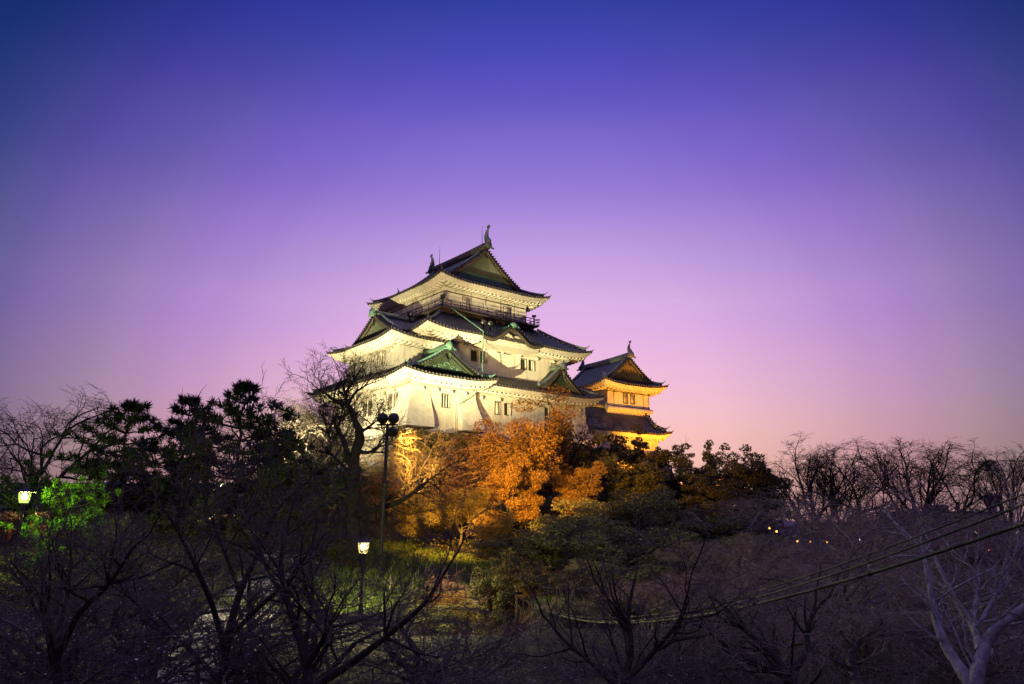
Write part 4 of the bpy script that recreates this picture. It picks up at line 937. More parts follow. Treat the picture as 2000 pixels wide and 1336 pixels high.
# ------------------------------------------------------------------ the big bare tree before the keep
def hero():
    Y0 = 52.; base = at(690, 1060, Y0); base[2] = float(gz(base[0], Y0)) - .15
    k = thing('bare_tree', 'big crooked bare tree in dark silhouette against the floodlit keep', 'tree', base, 0, None)
    rg = np.random.default_rng(5); big, small, tips = Poly(), Poly(), []
    # limbs traced as (pixel x, pixel y, depth offset m, radius m)
    LIMB = [
        [(690, 1075, 0, .62), (688, 1030, 0, .50), (690, 980, .1, .46), (693, 940, .2, .44), (690, 900, .2, .42), (688, 885, .2, .40)],
        [(690, 905, .2, .34), (698, 872, 0, .34), (704, 850, -.2, .30), (694, 822, -.4, .22), (684, 800, -.5, .19), (676, 789, -.6, .16), (664, 787, -1.2, .11), (648, 778, -1.8, .07), (630, 765, -2.3, .05), (612, 752, -2.6, .03)],
        [(678, 792, -.6, .14), (688, 775, -.1, .10), (700, 762, .6, .07), (716, 752, 1.1, .05), (735, 745, 1.6, .03)],
        [(678, 792, -.6, .12), (675, 770, -1, .09), (668, 752, -1.4, .06), (664, 738, -1.7, .035)],
        [(688, 905, .2, .26), (676, 878, .8, .2), (668, 852, 1.2, .17), (660, 840, 1.5, .14), (652, 822, 1.8, .10), (655, 814, 1.9, .09), (678, 812, 2.2, .07), (690, 800, 2.5, .04)],
        [(660, 846, 1.5, .12), (648, 860, 1.9, .08), (638, 838, 2.3, .06), (632, 815, 2.7, .04)],
        [(690, 990, 0, .34), (670, 968, -.5, .29), (640, 938, -1.3, .26), (616, 916, -2, .24), (600, 900, -2.4, .2), (588, 880, -2.8, .16), (572, 866, -3.2, .13), (556, 856, -3.5, .09), (540, 840, -3.9, .06), (524, 826, -4.2, .035)],
        [(602, 904, -2.4, .18), (580, 900, -2.2, .13), (562, 892, -2.0, .1), (548, 880, -1.8, .07), (532, 872, -1.6, .04)],
        [(614, 914, -2, .16), (600, 930, -2.6, .10), (580, 952, -3.2, .07), (560, 972, -3.6, .05), (536, 990, -4.0, .03)],
        [(690, 965, .1, .17), (668, 945, .8, .12), (640, 934, 1.6, .08), (612, 920, 2.4, .05)],
        [(690, 930, .2, .16), (672, 912, 1.0, .12), (656, 896, 1.8, .09), (642, 882, 2.5, .06), (628, 868, 3.1, .04)],
        [(700, 882, 0, .17), (716, 884, -.8, .12), (730, 880, -1.4, .09), (742, 872, -1.9, .07), (760, 868, -2.4, .04)],
        [(700, 852, -.2, .13), (714, 838, .6, .09), (728, 828, 1.2, .06), (740, 816, 1.8, .035)],
        [(690, 1010, 0, .28), (708, 1000, -.8, .24), (738, 994, -1.6, .21), (768, 986, -2.3, .17), (800, 968, -3, .13), (824, 948, -3.5, .10), (846, 932, -3.9, .06), (872, 912, -4.3, .03)],
        [(738, 994, -1.6, .15), (752, 976, -.9, .12), (778, 960, -.4, .1), (800, 944, 0, .07), (800, 922, .3, .05), (794, 900, .6, .03)],
        [(800, 946, 0, .07), (816, 934, .4, .05), (838, 926, .8, .03)],
    ]
    o = dict(KINDS['spread'], levels=4, split=0, up=[0, .02, .05, .04, .02], wob=.13, rmin=.012, len=[(.6, .9), (.55, .8), (.5, .8), (.5, .8)], n=[3, (3, 4), (3, 4), (2, 3)], span=[(.2, 1), (.2, 1), (.25, 1), (.3, 1)])
    for li, L in enumerate(LIMB):
        P = np.array([at(a, b, Y0 + d) for a, b, d, r in L]) - base; r = np.array([q[3] for q in L])
        if li == 0: P[0, 2] = 0
        t = np.linspace(0, len(L) - 1, 4 * len(L)); Q = np.stack([np.interp(t, range(len(L)), P[:, i]) for i in range(3)], -1); Q[1:-1] = (Q[:-2] + Q[1:-1] * 2 + Q[2:]) / 4; Q[1:-1] = (Q[:-2] + Q[1:-1] * 2 + Q[2:]) / 4
        rr = np.interp(t, range(len(L)), r); Q[1:-1] += rg.normal(0, .02, (len(Q) - 2, 3)); big.add(Q, rr * (1 + rg.normal(0, .04, len(rr))), 9)
        if li == 0: continue
        ns = len(Q); cnt = int(ns * (.52 if r[0] < .15 else .45))
        for c in range(cnt):
            f = .22 + .78 * (c + rg.uniform(0, 1)) / cnt; j = min(int(f * (ns - 1)), ns - 2); tn = nrm(Q[j + 1] - Q[j])
            if rr[j] > .24: continue
            ax = nrm(np.cross(tn, rg.normal(0, 1, 3))); an = R(rg.uniform(30, 70)); d = nrm(tn * math.cos(an) + ax * math.sin(an) + np.array([0, 0, .25]))
            branch(big, small, tips, Q[j], d, rg.uniform(1.1, 2.3) * (1.15 - .45 * f), min(.05, rr[j] * .6), 1, rg, o)
        branch(big, small, tips, Q[-1], nrm(Q[-1] - Q[-4]), 1.6, .03, 1, rg, o)
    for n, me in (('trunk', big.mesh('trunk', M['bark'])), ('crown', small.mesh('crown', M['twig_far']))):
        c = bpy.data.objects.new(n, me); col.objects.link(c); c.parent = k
hero(); hedge()

# ------------------------------------------------------------------ all other trees
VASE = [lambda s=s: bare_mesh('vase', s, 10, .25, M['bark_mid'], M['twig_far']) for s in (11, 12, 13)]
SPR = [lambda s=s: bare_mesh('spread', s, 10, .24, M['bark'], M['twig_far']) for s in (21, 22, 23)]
CHE = [lambda s=s: bare_mesh('cherry', s, 6, .17, M['bark'], M['twig'], 200, .035) for s in (31, 32, 33, 34)]
BRU = [lambda s=s: bare_mesh('brush', s, 8, .2, M['bark_pale'], M['twig_mid']) for s in (41, 42, 43)]
GRY = [lambda s=s: bare_mesh('spread', s, 10, .34, M['bark_pale'], M['twig_mid']) for s in (51, 52, 53)]
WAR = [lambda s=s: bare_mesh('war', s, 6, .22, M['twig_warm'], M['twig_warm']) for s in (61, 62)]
DRK = [lambda s=s: leafy_mesh(s, 10, 9, .25, M['bark'], M['leaf_dark'], 85, 230, .18, cr=1.1) for s in (71, 72, 73)]
SPA = [lambda s=s: leafy_mesh(s, 9, 6.5, .16, M['bark'], M['leaf_dark'], 34, 130, .22, base=.35, cr=.85) for s in (76, 77)]
GRN = [lambda s=s: leafy_mesh(s, 8, 9, .22, M['bark'], M['leaf_green'], 95, 300, .13, cr=1.1, base=.12) for s in (81, 82)]
OLV = [lambda s=s: leafy_mesh(s, 9, 7, .2, M['bark_mid'], M['leaf_olive'], 110, 380, .09, cr=.95, base=.25) for s in (86, 87)]
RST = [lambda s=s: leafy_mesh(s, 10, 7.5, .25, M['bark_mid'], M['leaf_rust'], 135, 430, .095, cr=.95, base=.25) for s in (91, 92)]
def L_(fam, i, fams): return lib((fam, i), fams[i])
def tree(fam, i, name, label, px, py, Y, **kw):
    fams = dict(VASE=VASE, SPR=SPR, CHE=CHE, BRU=BRU, GRY=GRY, WAR=WAR, DRK=DRK, SPA=SPA, GRN=GRN, OLV=OLV, RST=RST)[fam]
    h0 = dict(VASE=10, SPR=10, CHE=6, BRU=8, GRY=10, WAR=6, DRK=10, SPA=9, GRN=8, OLV=9, RST=10)[fam]
    if fam in ('VASE', 'SPR', 'GRY'): kw.setdefault('hmul', 1.08)
    return plant(name, L_(fam, i, fams), label, 'tree', px, py, Y, h0, **kw)
# pines on the left
for i, (px, py, Y, w, lb) in enumerate([(245, 800, 44, 13, 'dark pine with blunt bushy top, leftmost of the three pines'),
                                        (348, 790, 50, 11.5, 'dark pine with narrow top between the two other pines'),
                                        (440, 762, 47, 14, 'tallest dark pine, beside the bare trees left of the keep')]):
    plant('pine_tree', pine_mesh(100 + i, 10, w, .2, M['needle'], tuft=.5, dens=1.35), lb, 'tree', px, py, Y, 10, group='dark pines on the left', sxy=.92, hmul=1.07)
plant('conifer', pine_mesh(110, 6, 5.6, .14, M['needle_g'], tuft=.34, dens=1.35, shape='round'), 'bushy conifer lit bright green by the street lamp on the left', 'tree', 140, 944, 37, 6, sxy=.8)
tree('SPR', 0, 'bare_tree', 'bare tree with gnarled branches rising behind the left street lamp', 30, 788, 47, sxy=.85, hmul=1.18)
tree('SPR', 1, 'bare_tree', 'low bare tree at the left edge, beside the tree behind the lamp', -60, 900, 50)
tree('VASE', 1, 'bare_tree', 'bare tree between the tallest pine and the big crooked tree', 570, 795, 72)
tree('SPR', 2, 'bare_tree', 'bare tree just right of the tallest pine', 520, 812, 64)
tree('VASE', 2, 'bare_tree', 'bare tree under the left corner of the keep', 640, 800, 80)
tree('WAR', 0, 'bare_tree', 'small thin tree lit yellow at the foot of the left castle wall', 640, 905, 68)
tree('OLV', 0, 'shrub_tree', 'olive bush behind the trunk of the big crooked tree', 600, 945, 64, sxy=.7)
tree('OLV', 1, 'shrub_tree', 'olive bush right of the trunk of the big crooked tree', 730, 905, 72, sxy=.7)
# lit slope under the keep
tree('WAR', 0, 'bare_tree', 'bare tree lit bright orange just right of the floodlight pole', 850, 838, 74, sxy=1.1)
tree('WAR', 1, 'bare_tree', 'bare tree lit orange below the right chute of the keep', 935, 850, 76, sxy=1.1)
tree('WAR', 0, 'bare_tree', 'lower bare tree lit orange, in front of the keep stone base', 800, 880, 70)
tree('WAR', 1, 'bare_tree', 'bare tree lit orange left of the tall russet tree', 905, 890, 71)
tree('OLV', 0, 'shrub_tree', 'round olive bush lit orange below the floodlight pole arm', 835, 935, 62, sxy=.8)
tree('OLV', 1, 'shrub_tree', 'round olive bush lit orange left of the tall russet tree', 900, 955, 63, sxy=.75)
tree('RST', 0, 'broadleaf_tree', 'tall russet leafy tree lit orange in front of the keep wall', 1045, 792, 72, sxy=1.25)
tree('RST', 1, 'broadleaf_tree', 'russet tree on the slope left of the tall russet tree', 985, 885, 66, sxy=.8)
tree('DRK', 0, 'broadleaf_tree', 'dark leafy tree under the right end of the keep', 1118, 838, 77, sxy=.75)
tree('RST', 1, 'broadleaf_tree', 'dim brown leafy tree below the right end of the keep', 1150, 905, 70, sxy=.9)
tree('SPA', 0, 'broadleaf_tree', 'thin dark tree with small leaf clumps under the turret eaves', 1185, 832, 84)
tree('SPA', 1, 'broadleaf_tree', 'thin dark tree with loose leaf clumps below the gallery roof', 1235, 845, 86)
tree('DRK', 2, 'broadleaf_tree', 'dark tree hiding the wall below the gallery roof', 1215, 862, 99, sxy=.7)
tree('SPA', 1, 'broadleaf_tree', 'dark loose tree below the right end of the gallery', 1270, 868, 98, sxy=.9, rz=3.0)
tree('SPR', 2, 'bare_tree', 'small bare tree before the right corner of the keep', 1148, 805, 88, sxy=.6)
tree('SPA', 0, 'broadleaf_tree', 'loose dark tree right of the orange turret wall', 1320, 850, 88, rz=2.0)
tree('SPA', 1, 'broadleaf_tree', 'lone dark treetop against the pink sky right of the turret', 1405, 866, 90, rz=1.0, sxy=.7)
tree('DRK', 1, 'broadleaf_tree', 'broad dark tree below the turret', 1255, 905, 74, sxy=1.0)
tree('DRK', 2, 'broadleaf_tree', 'dark rounded tree right of the turret wall', 1335, 892, 78, sxy=.9)
tree('DRK', 0, 'broadleaf_tree', 'dark leafy tree left of the bare trees on the right', 1478, 866, 82, sxy=.95, rz=.6)
tree('DRK', 0, 'broadleaf_tree', 'dark tree on the hill edge under the lone treetop', 1395, 935, 76, sxy=.95)
tree('DRK', 2, 'broadleaf_tree', 'low dark tree right of the lone treetop', 1440, 955, 72, sxy=1.0)
tree('DRK', 1, 'broadleaf_tree', 'low dark tree in front of the hill edge on the right', 1400, 1000, 62, sxy=1.1)
tree('RST', 0, 'broadleaf_tree', 'small tree lit orange between dark trees right of the turret', 1412, 908, 96, sxy=.6)
tree('GRN', 0, 'broadleaf_tree', 'dull green rounded tree in the middle of the slope', 1130, 985, 56, sxy=1.0)
tree('GRN', 1, 'broadleaf_tree', 'dull green wide tree right of the middle of the slope', 1235, 958, 60, sxy=1.15)
tree('DRK', 0, 'broadleaf_tree', 'dark tree below the dull green wide tree', 1330, 985, 62, sxy=1.0)
tree('RST', 1, 'broadleaf_tree', 'brown leafy tree standing above the retaining wall', 985, 1000, 52, sxy=.6)
tree('DRK', 0, 'shrub_tree', 'dark green bush at the foot of the slope', 1040, 1085, 48, sxy=.7)
tree('DRK', 1, 'shrub_tree', 'dark bush hiding the far end of the cables', 985, 1120, 36.5, sxy=.35)
tree('DRK', 2, 'shrub_tree', 'dark bush just right of the rubble retaining wall', 1000, 1075, 42, sxy=.5)
tree('DRK', 2, 'broadleaf_tree', 'dark tree above the sagging cables', 1150, 1065, 46, sxy=.7)
for fam, j, px, py, Y, sx, lb in [
    ('GRN', 0, 1190, 1008, 50, 1.25, 'big dull green bush in the middle of the dark slope'), ('DRK', 1, 1290, 1015, 51, 1.3, 'big dark bush right of the big dull green bush'), ('GRN', 1, 1370, 1030, 48, 1.2, 'big dull green bush at the right end of the dark slope'),
    ('DRK', 2, 1085, 1022, 50, 1.2, 'big dark bush left of the big dull green bush'), ('DRK', 0, 1440, 1050, 46, 1.2, 'big dark bush where the slope meets the grey bare trees'),
    ('DRK', 0, 1080, 1105, 40, .9, 'dark bush under the sagging cables, left end'), ('GRN', 1, 1180, 1090, 41, .9, 'dull green bush at the foot of the dark slope'), ('DRK', 2, 1275, 1085, 42, .9, 'dark bush right of the dull green bush at the slope foot'),
    ('GRN', 0, 1105, 1165, 34, .8, 'low green bush below the bottom of the cable sag'), ('DRK', 1, 1230, 1170, 33, .8, 'low dark bush below the middle of the cable sag'), ('RST', 0, 1050, 1120, 41, .6, 'small brown leafed tree beside the far end of the cables'),
    ('DRK', 0, 250, 1010, 50, 1.0, 'dark bush between the trunks of the pines'), ('DRK', 1, 330, 1015, 46, 1.0, 'dark bush under the middle pine'), ('DRK', 2, 420, 1025, 52, .8, 'dark bush before the orange lit kiosk'),
    ('OLV', 0, 450, 1005, 58, .8, 'olive bush left of the upper end of the gravel path'), ('OLV', 1, 645, 1000, 58, .7, 'olive bush right of the upper end of the gravel path'), ('DRK', 1, 640, 1020, 50, .7, 'dark bush left of the trunk of the big crooked tree'),
    ('DRK', 2, 200, 1060, 40, .9, 'dark bush right of the bright green conifer'), ('GRN', 1, 60, 1075, 38, .8, 'dull green bush under the lit lamp at the left'), ('GRN', 0, 120, 1110, 33, .8, 'low green bush in front of the bright green conifer'),
    ('RST', 1, 885, 1150, 39, .5, 'small rust leafed shrub below the rubble retaining wall'), ('OLV', 0, 935, 1165, 38, .6, 'olive shrub under the right end of the rubble retaining wall'), ('GRN', 1, 850, 1175, 37, .5, 'dull green shrub below the left end of the rubble retaining wall'),
    ('SPR', 1, 300, 1000, 56, .6, 'bare tree showing behind the pine trunks'), ('SPR', 0, 480, 930, 60, .8, 'bare tree behind the right side of the tallest pine'), ('SPR', 2, 560, 900, 66, .8, 'bare tree left of the small dark turret')]:
    tree(fam, j, 'shrub' if fam in ('DRK', 'GRN', 'OLV', 'RST') else 'small_tree', lb, px, py, Y, sxy=sx)
# right hand bare trees
for i, (fam, j, px, py, Y, sx, lb) in enumerate([
    ('VASE', 0, 1590, 872, 78, 1.15, 'round headed bare tree next to the dark leafy tree on the right'),
    ('SPR', 1, 1690, 884, 70, 1.0, 'bare tree with long slanting limbs on the right skyline'),
    ('VASE', 2, 1785, 864, 66, 1.45, 'widest fan shaped bare tree on the right skyline'),
    ('SPR', 2, 1885, 880, 72, .9, 'bare tree with upright limbs left of the lattice mast'),
    ('VASE', 1, 1965, 886, 64, 1.0, 'slim bare tree in front of the pale tower at the right edge'),
    ('GRY', 0, 1450, 985, 54, 1.0, 'grey bare tree with tangled twigs right of the leafy slope'),
    ('GRY', 1, 1545, 962, 60, 1.1, 'grey bare tree under the round headed bare tree'),
    ('BRU', 0, 1380, 1050, 42, 1.1, 'brushy grey purple tree above the right half of the cables'),
    ('BRU', 1, 1470, 1035, 40, 1.1, 'brushy grey tree behind the two upper cables'),
    ('GRY', 2, 1640, 985, 50, 1.0, 'grey bare tree crossed by the upper cables'),
    ('BRU', 2, 1330, 1105, 36, 1.0, 'low brushy tree below the dark leafy slope'),
    ('GRY', 1, 1770, 985, 52, 1.0, 'bare tree standing under the fan shaped tree'),
    ('VASE', 1, 1640, 905, 75, 1.0, 'bare tree with fine twigs right of the round headed bare tree'),
    ('GRY', 2, 1700, 1000, 48, 1.1, 'grey bare tree in front of the lit town lights'),
    ('BRU', 1, 1600, 1050, 42, 1.2, 'brushy grey tree above the middle of the cables'),
    ('GRY', 0, 1840, 1010, 46, 1.1, 'grey bare tree behind the thickest cable'),
    ('BRU', 2, 1720, 1085, 38, 1.2, 'brushy tree behind the cables on the right'),
    ('GRY', 1, 1940, 1015, 44, 1.0, 'grey bare tree at the right edge above the thickest cable'),
    ('BRU', 0, 1250, 1130, 34, 1.2, 'low brushy tree right above the bottom of the cable sag'),
    ('BRU', 1, 1450, 1130, 28, 1.2, 'low brushy tree crossed by all three cables'),
    ('GRY', 2, 1800, 1110, 24, 1.0, 'near grey tree behind the forked pale tree'),
    ('BRU', 2, 1640, 1170, 22, 1.2, 'low brushy tree at the bottom right of the cables'),
    ('BRU', 1, 1860, 1190, 20, 1.2, 'low brushy tree under the forked pale tree'),
    ('BRU', 0, 1560, 1090, 32, 1.2, 'brushy bare tree just below the cables'),
    ('GRY', 0, 1690, 1060, 30, 1.0, 'bare tree with pale limbs behind the lowest cable'),
]):
    tree(fam, j, 'bare_tree', lb, px, py, Y, sxy=None if sx == 0 else sx * (.80 if fam == 'VASE' else .9), group='bare trees on the right')
# pale barked limbs at the lower right
def pale_tree(label, Y0, LIMB, seed, bm, tm='twig_mid', cnt=9, cat='tree', name='bare_tree'):
    base = at(LIMB[0][0][0], LIMB[0][0][1], Y0); z0 = float(gz(base[0], Y0)); b0 = np.array([base[0], Y0, z0 - .1])
    k = thing(name, label, cat, b0); rg = np.random.default_rng(seed); big, small, tips = Poly(), Poly(), []
    o = dict(KINDS['spread'], levels=4, split=1, up=[0, .03, .04, .02, .0], wob=.12, rmin=.007, len=[(.6, .9), (.5, .75), (.5, .8), (.5, .8)], n=[3, (2, 3), (2, 3), 2])
    for li, L in enumerate(LIMB):
        P = np.array([at(a, b, Y0 + d) for a, b, d, r in L]) - b0; r = np.array([q[3] for q in L]) * (.68 if seed > 300 else 1)
        if li == 0: P = np.vstack([[0, 0, 0], P]); r = np.append(r[0] * 1.2, r)
        t = np.linspace(0, len(P) - 1, 4 * len(P)); Q = np.stack([np.interp(t, range(len(P)), P[:, i]) for i in range(3)], -1)
        for _ in (0, 1): Q[1:-1] = (Q[:-2] + Q[1:-1] * 2 + Q[2:]) / 4
        rr = np.interp(t, range(len(P)), r); big.add(Q, rr * (1 + rg.normal(0, .03, len(rr))), 10)
        for c in range(cnt):
            f = rg.uniform(.3, 1); j = min(int(f * (len(Q) - 1)), len(Q) - 2); tn = nrm(Q[j + 1] - Q[j]); ax = nrm(np.cross(tn, rg.normal(0, 1, 3))); an = R(rg.uniform(30, 60))
            branch(big, small, tips, Q[j], nrm(tn * math.cos(an) + ax * math.sin(an)), rg.uniform(.8, 1.9) * Y0 / 18, min(.03, rr[j] * .6), 1, rg, o)
        branch(big, small, tips, Q[-1], nrm(Q[-1] - Q[-3]), 1.2 * Y0 / 18, rr[-1] * .9, 1, rg, o)
    for n, me in (('trunk', big.mesh('trunk', bm)), ('crown', small.mesh('crown', M[tm]))):
        c = bpy.data.objects.new(n, me); col.objects.link(c); c.parent = k
pale_tree('pale barked bare tree with forked trunk in the lower right corner', 17., [
    [(1905, 1400, 0, .17), (1906, 1320, 0, .15), (1915, 1290, 0, .13), (1928, 1250, .1, .12), (1960, 1215, -.2, .10), (2005, 1185, -.4, .09)],
    [(1900, 1345, 0, .14), (1872, 1300, .3, .12), (1846, 1262, .5, .105), (1828, 1210, .7, .09), (1818, 1150, .9, .07), (1808, 1105, 1.1, .05), (1800, 1060, 1.3, .03)],
    [(1914, 1270, .2, .09), (1908, 1240, .6, .075), (1890, 1205, .9, .06), (1860, 1160, 1.2, .05), (1835, 1110, 1.5, .04), (1815, 1060, 1.8, .025)],
    [(1905, 1235, .6, .05), (1902, 1190, .9, .045), (1910, 1150, 1.1, .04), (1912, 1125, 1.3, .03), (1890, 1100, 1.5, .025)],
    [(1908, 1225, .6, .05), (1935, 1180, .8, .042), (1958, 1140, 1.0, .035), (1966, 1100, 1.2, .025), (1975, 1060, 1.4, .02)]], 201, M['bark_pale'])
pale_tree('grey barked leaning bare tree left of the forked pale tree', 24., [
    [(1678, 1400, 0, .2), (1680, 1300, 0, .18), (1672, 1260, 0, .16), (1655, 1225, .2, .14), (1625, 1195, .5, .11), (1590, 1175, .9, .08), (1565, 1165, 1.2, .05)],
    [(1680, 1290, 0, .1), (1695, 1270, -.3, .09), (1670, 1225, -.5, .07), (1660, 1190, -.6, .06), (1645, 1150, -.8, .04), (1652, 1110, -.9, .03)],
    [(1655, 1225, .2, .09), (1680, 1190, .5, .07), (1700, 1160, .7, .05), (1702, 1140, .9, .04)]], 202, M['bark_mid'])
pale_tree('dark bare tree arching up from the bottom edge right of the centre', 14., [
    [(1560, 1400, 0, .12), (1540, 1320, 0, .10), (1500, 1300, .1, .09), (1460, 1290, .3, .07), (1430, 1270, .5, .05)],
    [(1545, 1330, 0, .08), (1520, 1290, .2, .07), (1490, 1260, .4, .06), (1460, 1235, .6, .045), (1440, 1215, .8, .03)],
    [(1540, 1320, 0, .06), (1580, 1270, .3, .05), (1575, 1230, .5, .04), (1590, 1190, .7, .03)]], 203, M['bark'])
pale_tree('big dark bare cherry fanning up over the gravel path, lower left', 15., [
    [(430, 1480, 0, .16), (436, 1330, 0, .14), (442, 1250, 0, .115), (470, 1150, .2, .09), (505, 1080, .4, .065), (540, 1000, .6, .04)],
    [(440, 1270, 0, .09), (415, 1180, -.3, .075), (375, 1090, -.6, .055), (335, 1015, -.8, .035)],
    [(468, 1155, .2, .06), (440, 1080, .3, .05), (412, 1010, .4, .035), (398, 965, .5, .025)],
    [(442, 1255, 0, .08), (500, 1190, -.4, .065), (560, 1140, -.8, .05), (590, 1095, -1.1, .035)],
    [(436, 1340, 0, .08), (370, 1265, .3, .065), (300, 1215, .6, .05), (240, 1150, .9, .035)],
    [(504, 1085, .4, .04), (490, 1030, .8, .03), (478, 980, 1.0, .022)]], 301, M['bark'], 'twig', 6, 'tree', 'cherry_tree')
pale_tree('dark bare cherry with crossing limbs between the path and the near lamp', 13., [
    [(600, 1480, 0, .14), (604, 1340, 0, .12), (592, 1260, .1, .10), (560, 1175, .3, .08), (545, 1100, .5, .055), (565, 1010, .7, .035)],
    [(600, 1300, 0, .08), (628, 1255, -.3, .065), (640, 1230, -.6, .05), (648, 1210, -.8, .03)],
    [(604, 1350, 0, .09), (680, 1300, -.4, .08), (760, 1240, -.8, .065), (830, 1180, -1.1, .045), (862, 1130, -1.3, .03)],
    [(562, 1180, .3, .05), (520, 1110, .7, .04), (500, 1050, 1.0, .03)],
    [(596, 1270, .1, .06), (612, 1160, .5, .05), (606, 1090, .8, .035)]], 302, M['bark'], 'twig', 6, 'tree', 'cherry_tree')
pale_tree('dark bare cherry with a forked trunk at the lower left corner', 12., [
    [(110, 1480, 0, .13), (112, 1330, 0, .115), (104, 1260, 0, .10), (88, 1215, .2, .07), (80, 1180, .4, .05), (84, 1150, .6, .03)],
    [(110, 1290, 0, .085), (150, 1200, -.2, .07), (215, 1140, -.5, .05), (250, 1085, -.7, .035)],
    [(106, 1265, 0, .07), (130, 1180, .5, .05), (140, 1100, .8, .035)]], 303, M['bark'], 'twig', 8, 'tree', 'cherry_tree')
pale_tree('dark bare tree with upright limbs at the bottom right of the centre', 15., [
    [(1210, 1480, 0, .13), (1215, 1350, 0, .11), (1235, 1270, .1, .09), (1225, 1200, .3, .06), (1240, 1130, .5, .035)],
    [(1215, 1340, 0, .08), (1280, 1270, -.3, .065), (1330, 1210, -.6, .05), (1345, 1150, -.8, .03)],
    [(1214, 1350, 0, .07), (1150, 1290, .3, .06), (1100, 1250, .6, .045), (1060, 1200, .8, .03)]], 304, M['bark'], 'twig', 10)
# foreground cherry trees, dark and full of twigs
for i, (j, px, py, Y, sx, lb) in enumerate([
    (0, 60, 1080, 24, 1.1, 'budding bare cherry at the lower left edge below the lit lamp'),
    (1, 185, 1000, 30, 1.0, 'bare cherry under the bright green conifer'),
    (2, 290, 1030, 26, 1.2, 'dark bare cherry in front of the blunt topped pine'),
    (3, 320, 1010, 28, 1.0, 'tall bare cherry below the tallest pine'),
    (0, 470, 1075, 24, 1.0, 'bare cherry with crossing twigs before the gravel path'),
    (1, 820, 1120, 27, .9, 'bare cherry between the near street lamp and the retaining wall'),
    (2, 120, 1180, 15, 1.2, 'nearest bare cherry in the lower left corner'),
    (3, 330, 1150, 14, 1.2, 'nearest bare cherry whose twigs cover the gravel path'),
    (0, 800, 1180, 20, 1.1, 'bare cherry with buds in front of the retaining wall'),
    (2, 960, 1225, 19, 1.2, 'low bare cherry at the bottom centre'),
    (3, 1120, 1230, 18, 1.2, 'low budding cherry under the sagging cables'),
    (0, 1270, 1215, 20, 1.2, 'low bare tree under the cables right of the centre'),
    (1, 1400, 1200, 22, 1.2, 'bare tangled tree under the right half of the cables'),
    (3, 90, 1120, 18, 1.2, 'bare cherry standing on the dark yard at the left'),
    (1, 240, 1120, 20, 1.2, 'bare cherry between the green conifer and the gravel path'),
    (2, 345, 1120, 17, 1.1, 'bare cherry whose limbs cross the upper gravel path'),
    (3, 560, 1150, 15, 1.1, 'bare cherry with long limbs left of the near lamp post'),
    (0, 700, 1215, 15, 1.2, 'bare cherry right below the foot of the near lamp'),
    (3, 1340, 1255, 15, 1.2, 'low bare cherry at the bottom under the right half of the cables'),
    (1, 20, 1230, 12, 1.2, 'nearest bare cherry cut by the left edge'),
    (1, 1500, 1270, 14, 1.1, 'low bare cherry beside the arching dark tree'),
    (3, 760, 1265, 12, 1.2, 'nearest low cherry with white buds at the bottom edge'),
]):
    tree('CHE', j, 'cherry_tree', lb, px, py, Y, sxy=sx, group='budding cherry trees in the foreground')

# ------------------------------------------------------------------ street lamps
def street_lamp(label, p, gm, sc=1.0):
    p = np.asarray(p, float); z0 = float(gz(p[0], p[1])); H = p[2] - z0
    k = thing('street_lamp', label, 'street lamp', (p[0], p[1], z0), 0, 'park lamps')
    q = MB(); q.tube([(0, 0, -.2), (0, 0, .5), (0, 0, .55), (0, 0, H - .3 * sc)], [.10, .10, .06, .05], 8); q.tube([(0, 0, H - .32 * sc), (0, 0, H - .24 * sc)], [.06, .15 * sc], 10); q.build('pole', M['iron'], k)
    q = MB(); q.tube([(0, 0, H - .24 * sc), (0, 0, H - .1 * sc), (0, 0, H + .2 * sc)], [.16 * sc, .21 * sc, .24 * sc], 14); g = q.build('lamp_glass', M[gm], k, smooth=True)
    q = MB(); q.ball((0, 0, H + .02 * sc), .095 * sc, 12, 8, (1, 1, 1.25)); q.build('bulb', M[gm.replace('glass', 'bulb')], k, smooth=True)
    q = MB(); q.tube([(0, 0, H + .2 * sc), (0, 0, H + .235 * sc)], [.42 * sc, .42 * sc], 18); q.tube([(0, 0, H + .235 * sc), (0, 0, H + .34 * sc), (0, 0, H + .42 * sc)], [.40 * sc, .16 * sc, .03], 18); q.build('lamp_cap', M['iron'], k)
    q = MB()
    q.tube([(0, 0, H + .40 * sc), (0, 0, H + .52 * sc)], [.04 * sc, .015 * sc], 6); q.build('finial', M['iron'], k)
street_lamp('near street lamp shining yellow white in front of the big crooked tree', at(710, 1069, 34.), 'glass')
street_lamp('street lamp shining greenish white by the bright conifer at the left', at(48, 971, 33.), 'glass_g')
street_lamp('tiny far street lamp shining between the pines', at(431, 948, 60.), 'glass_g', .8)

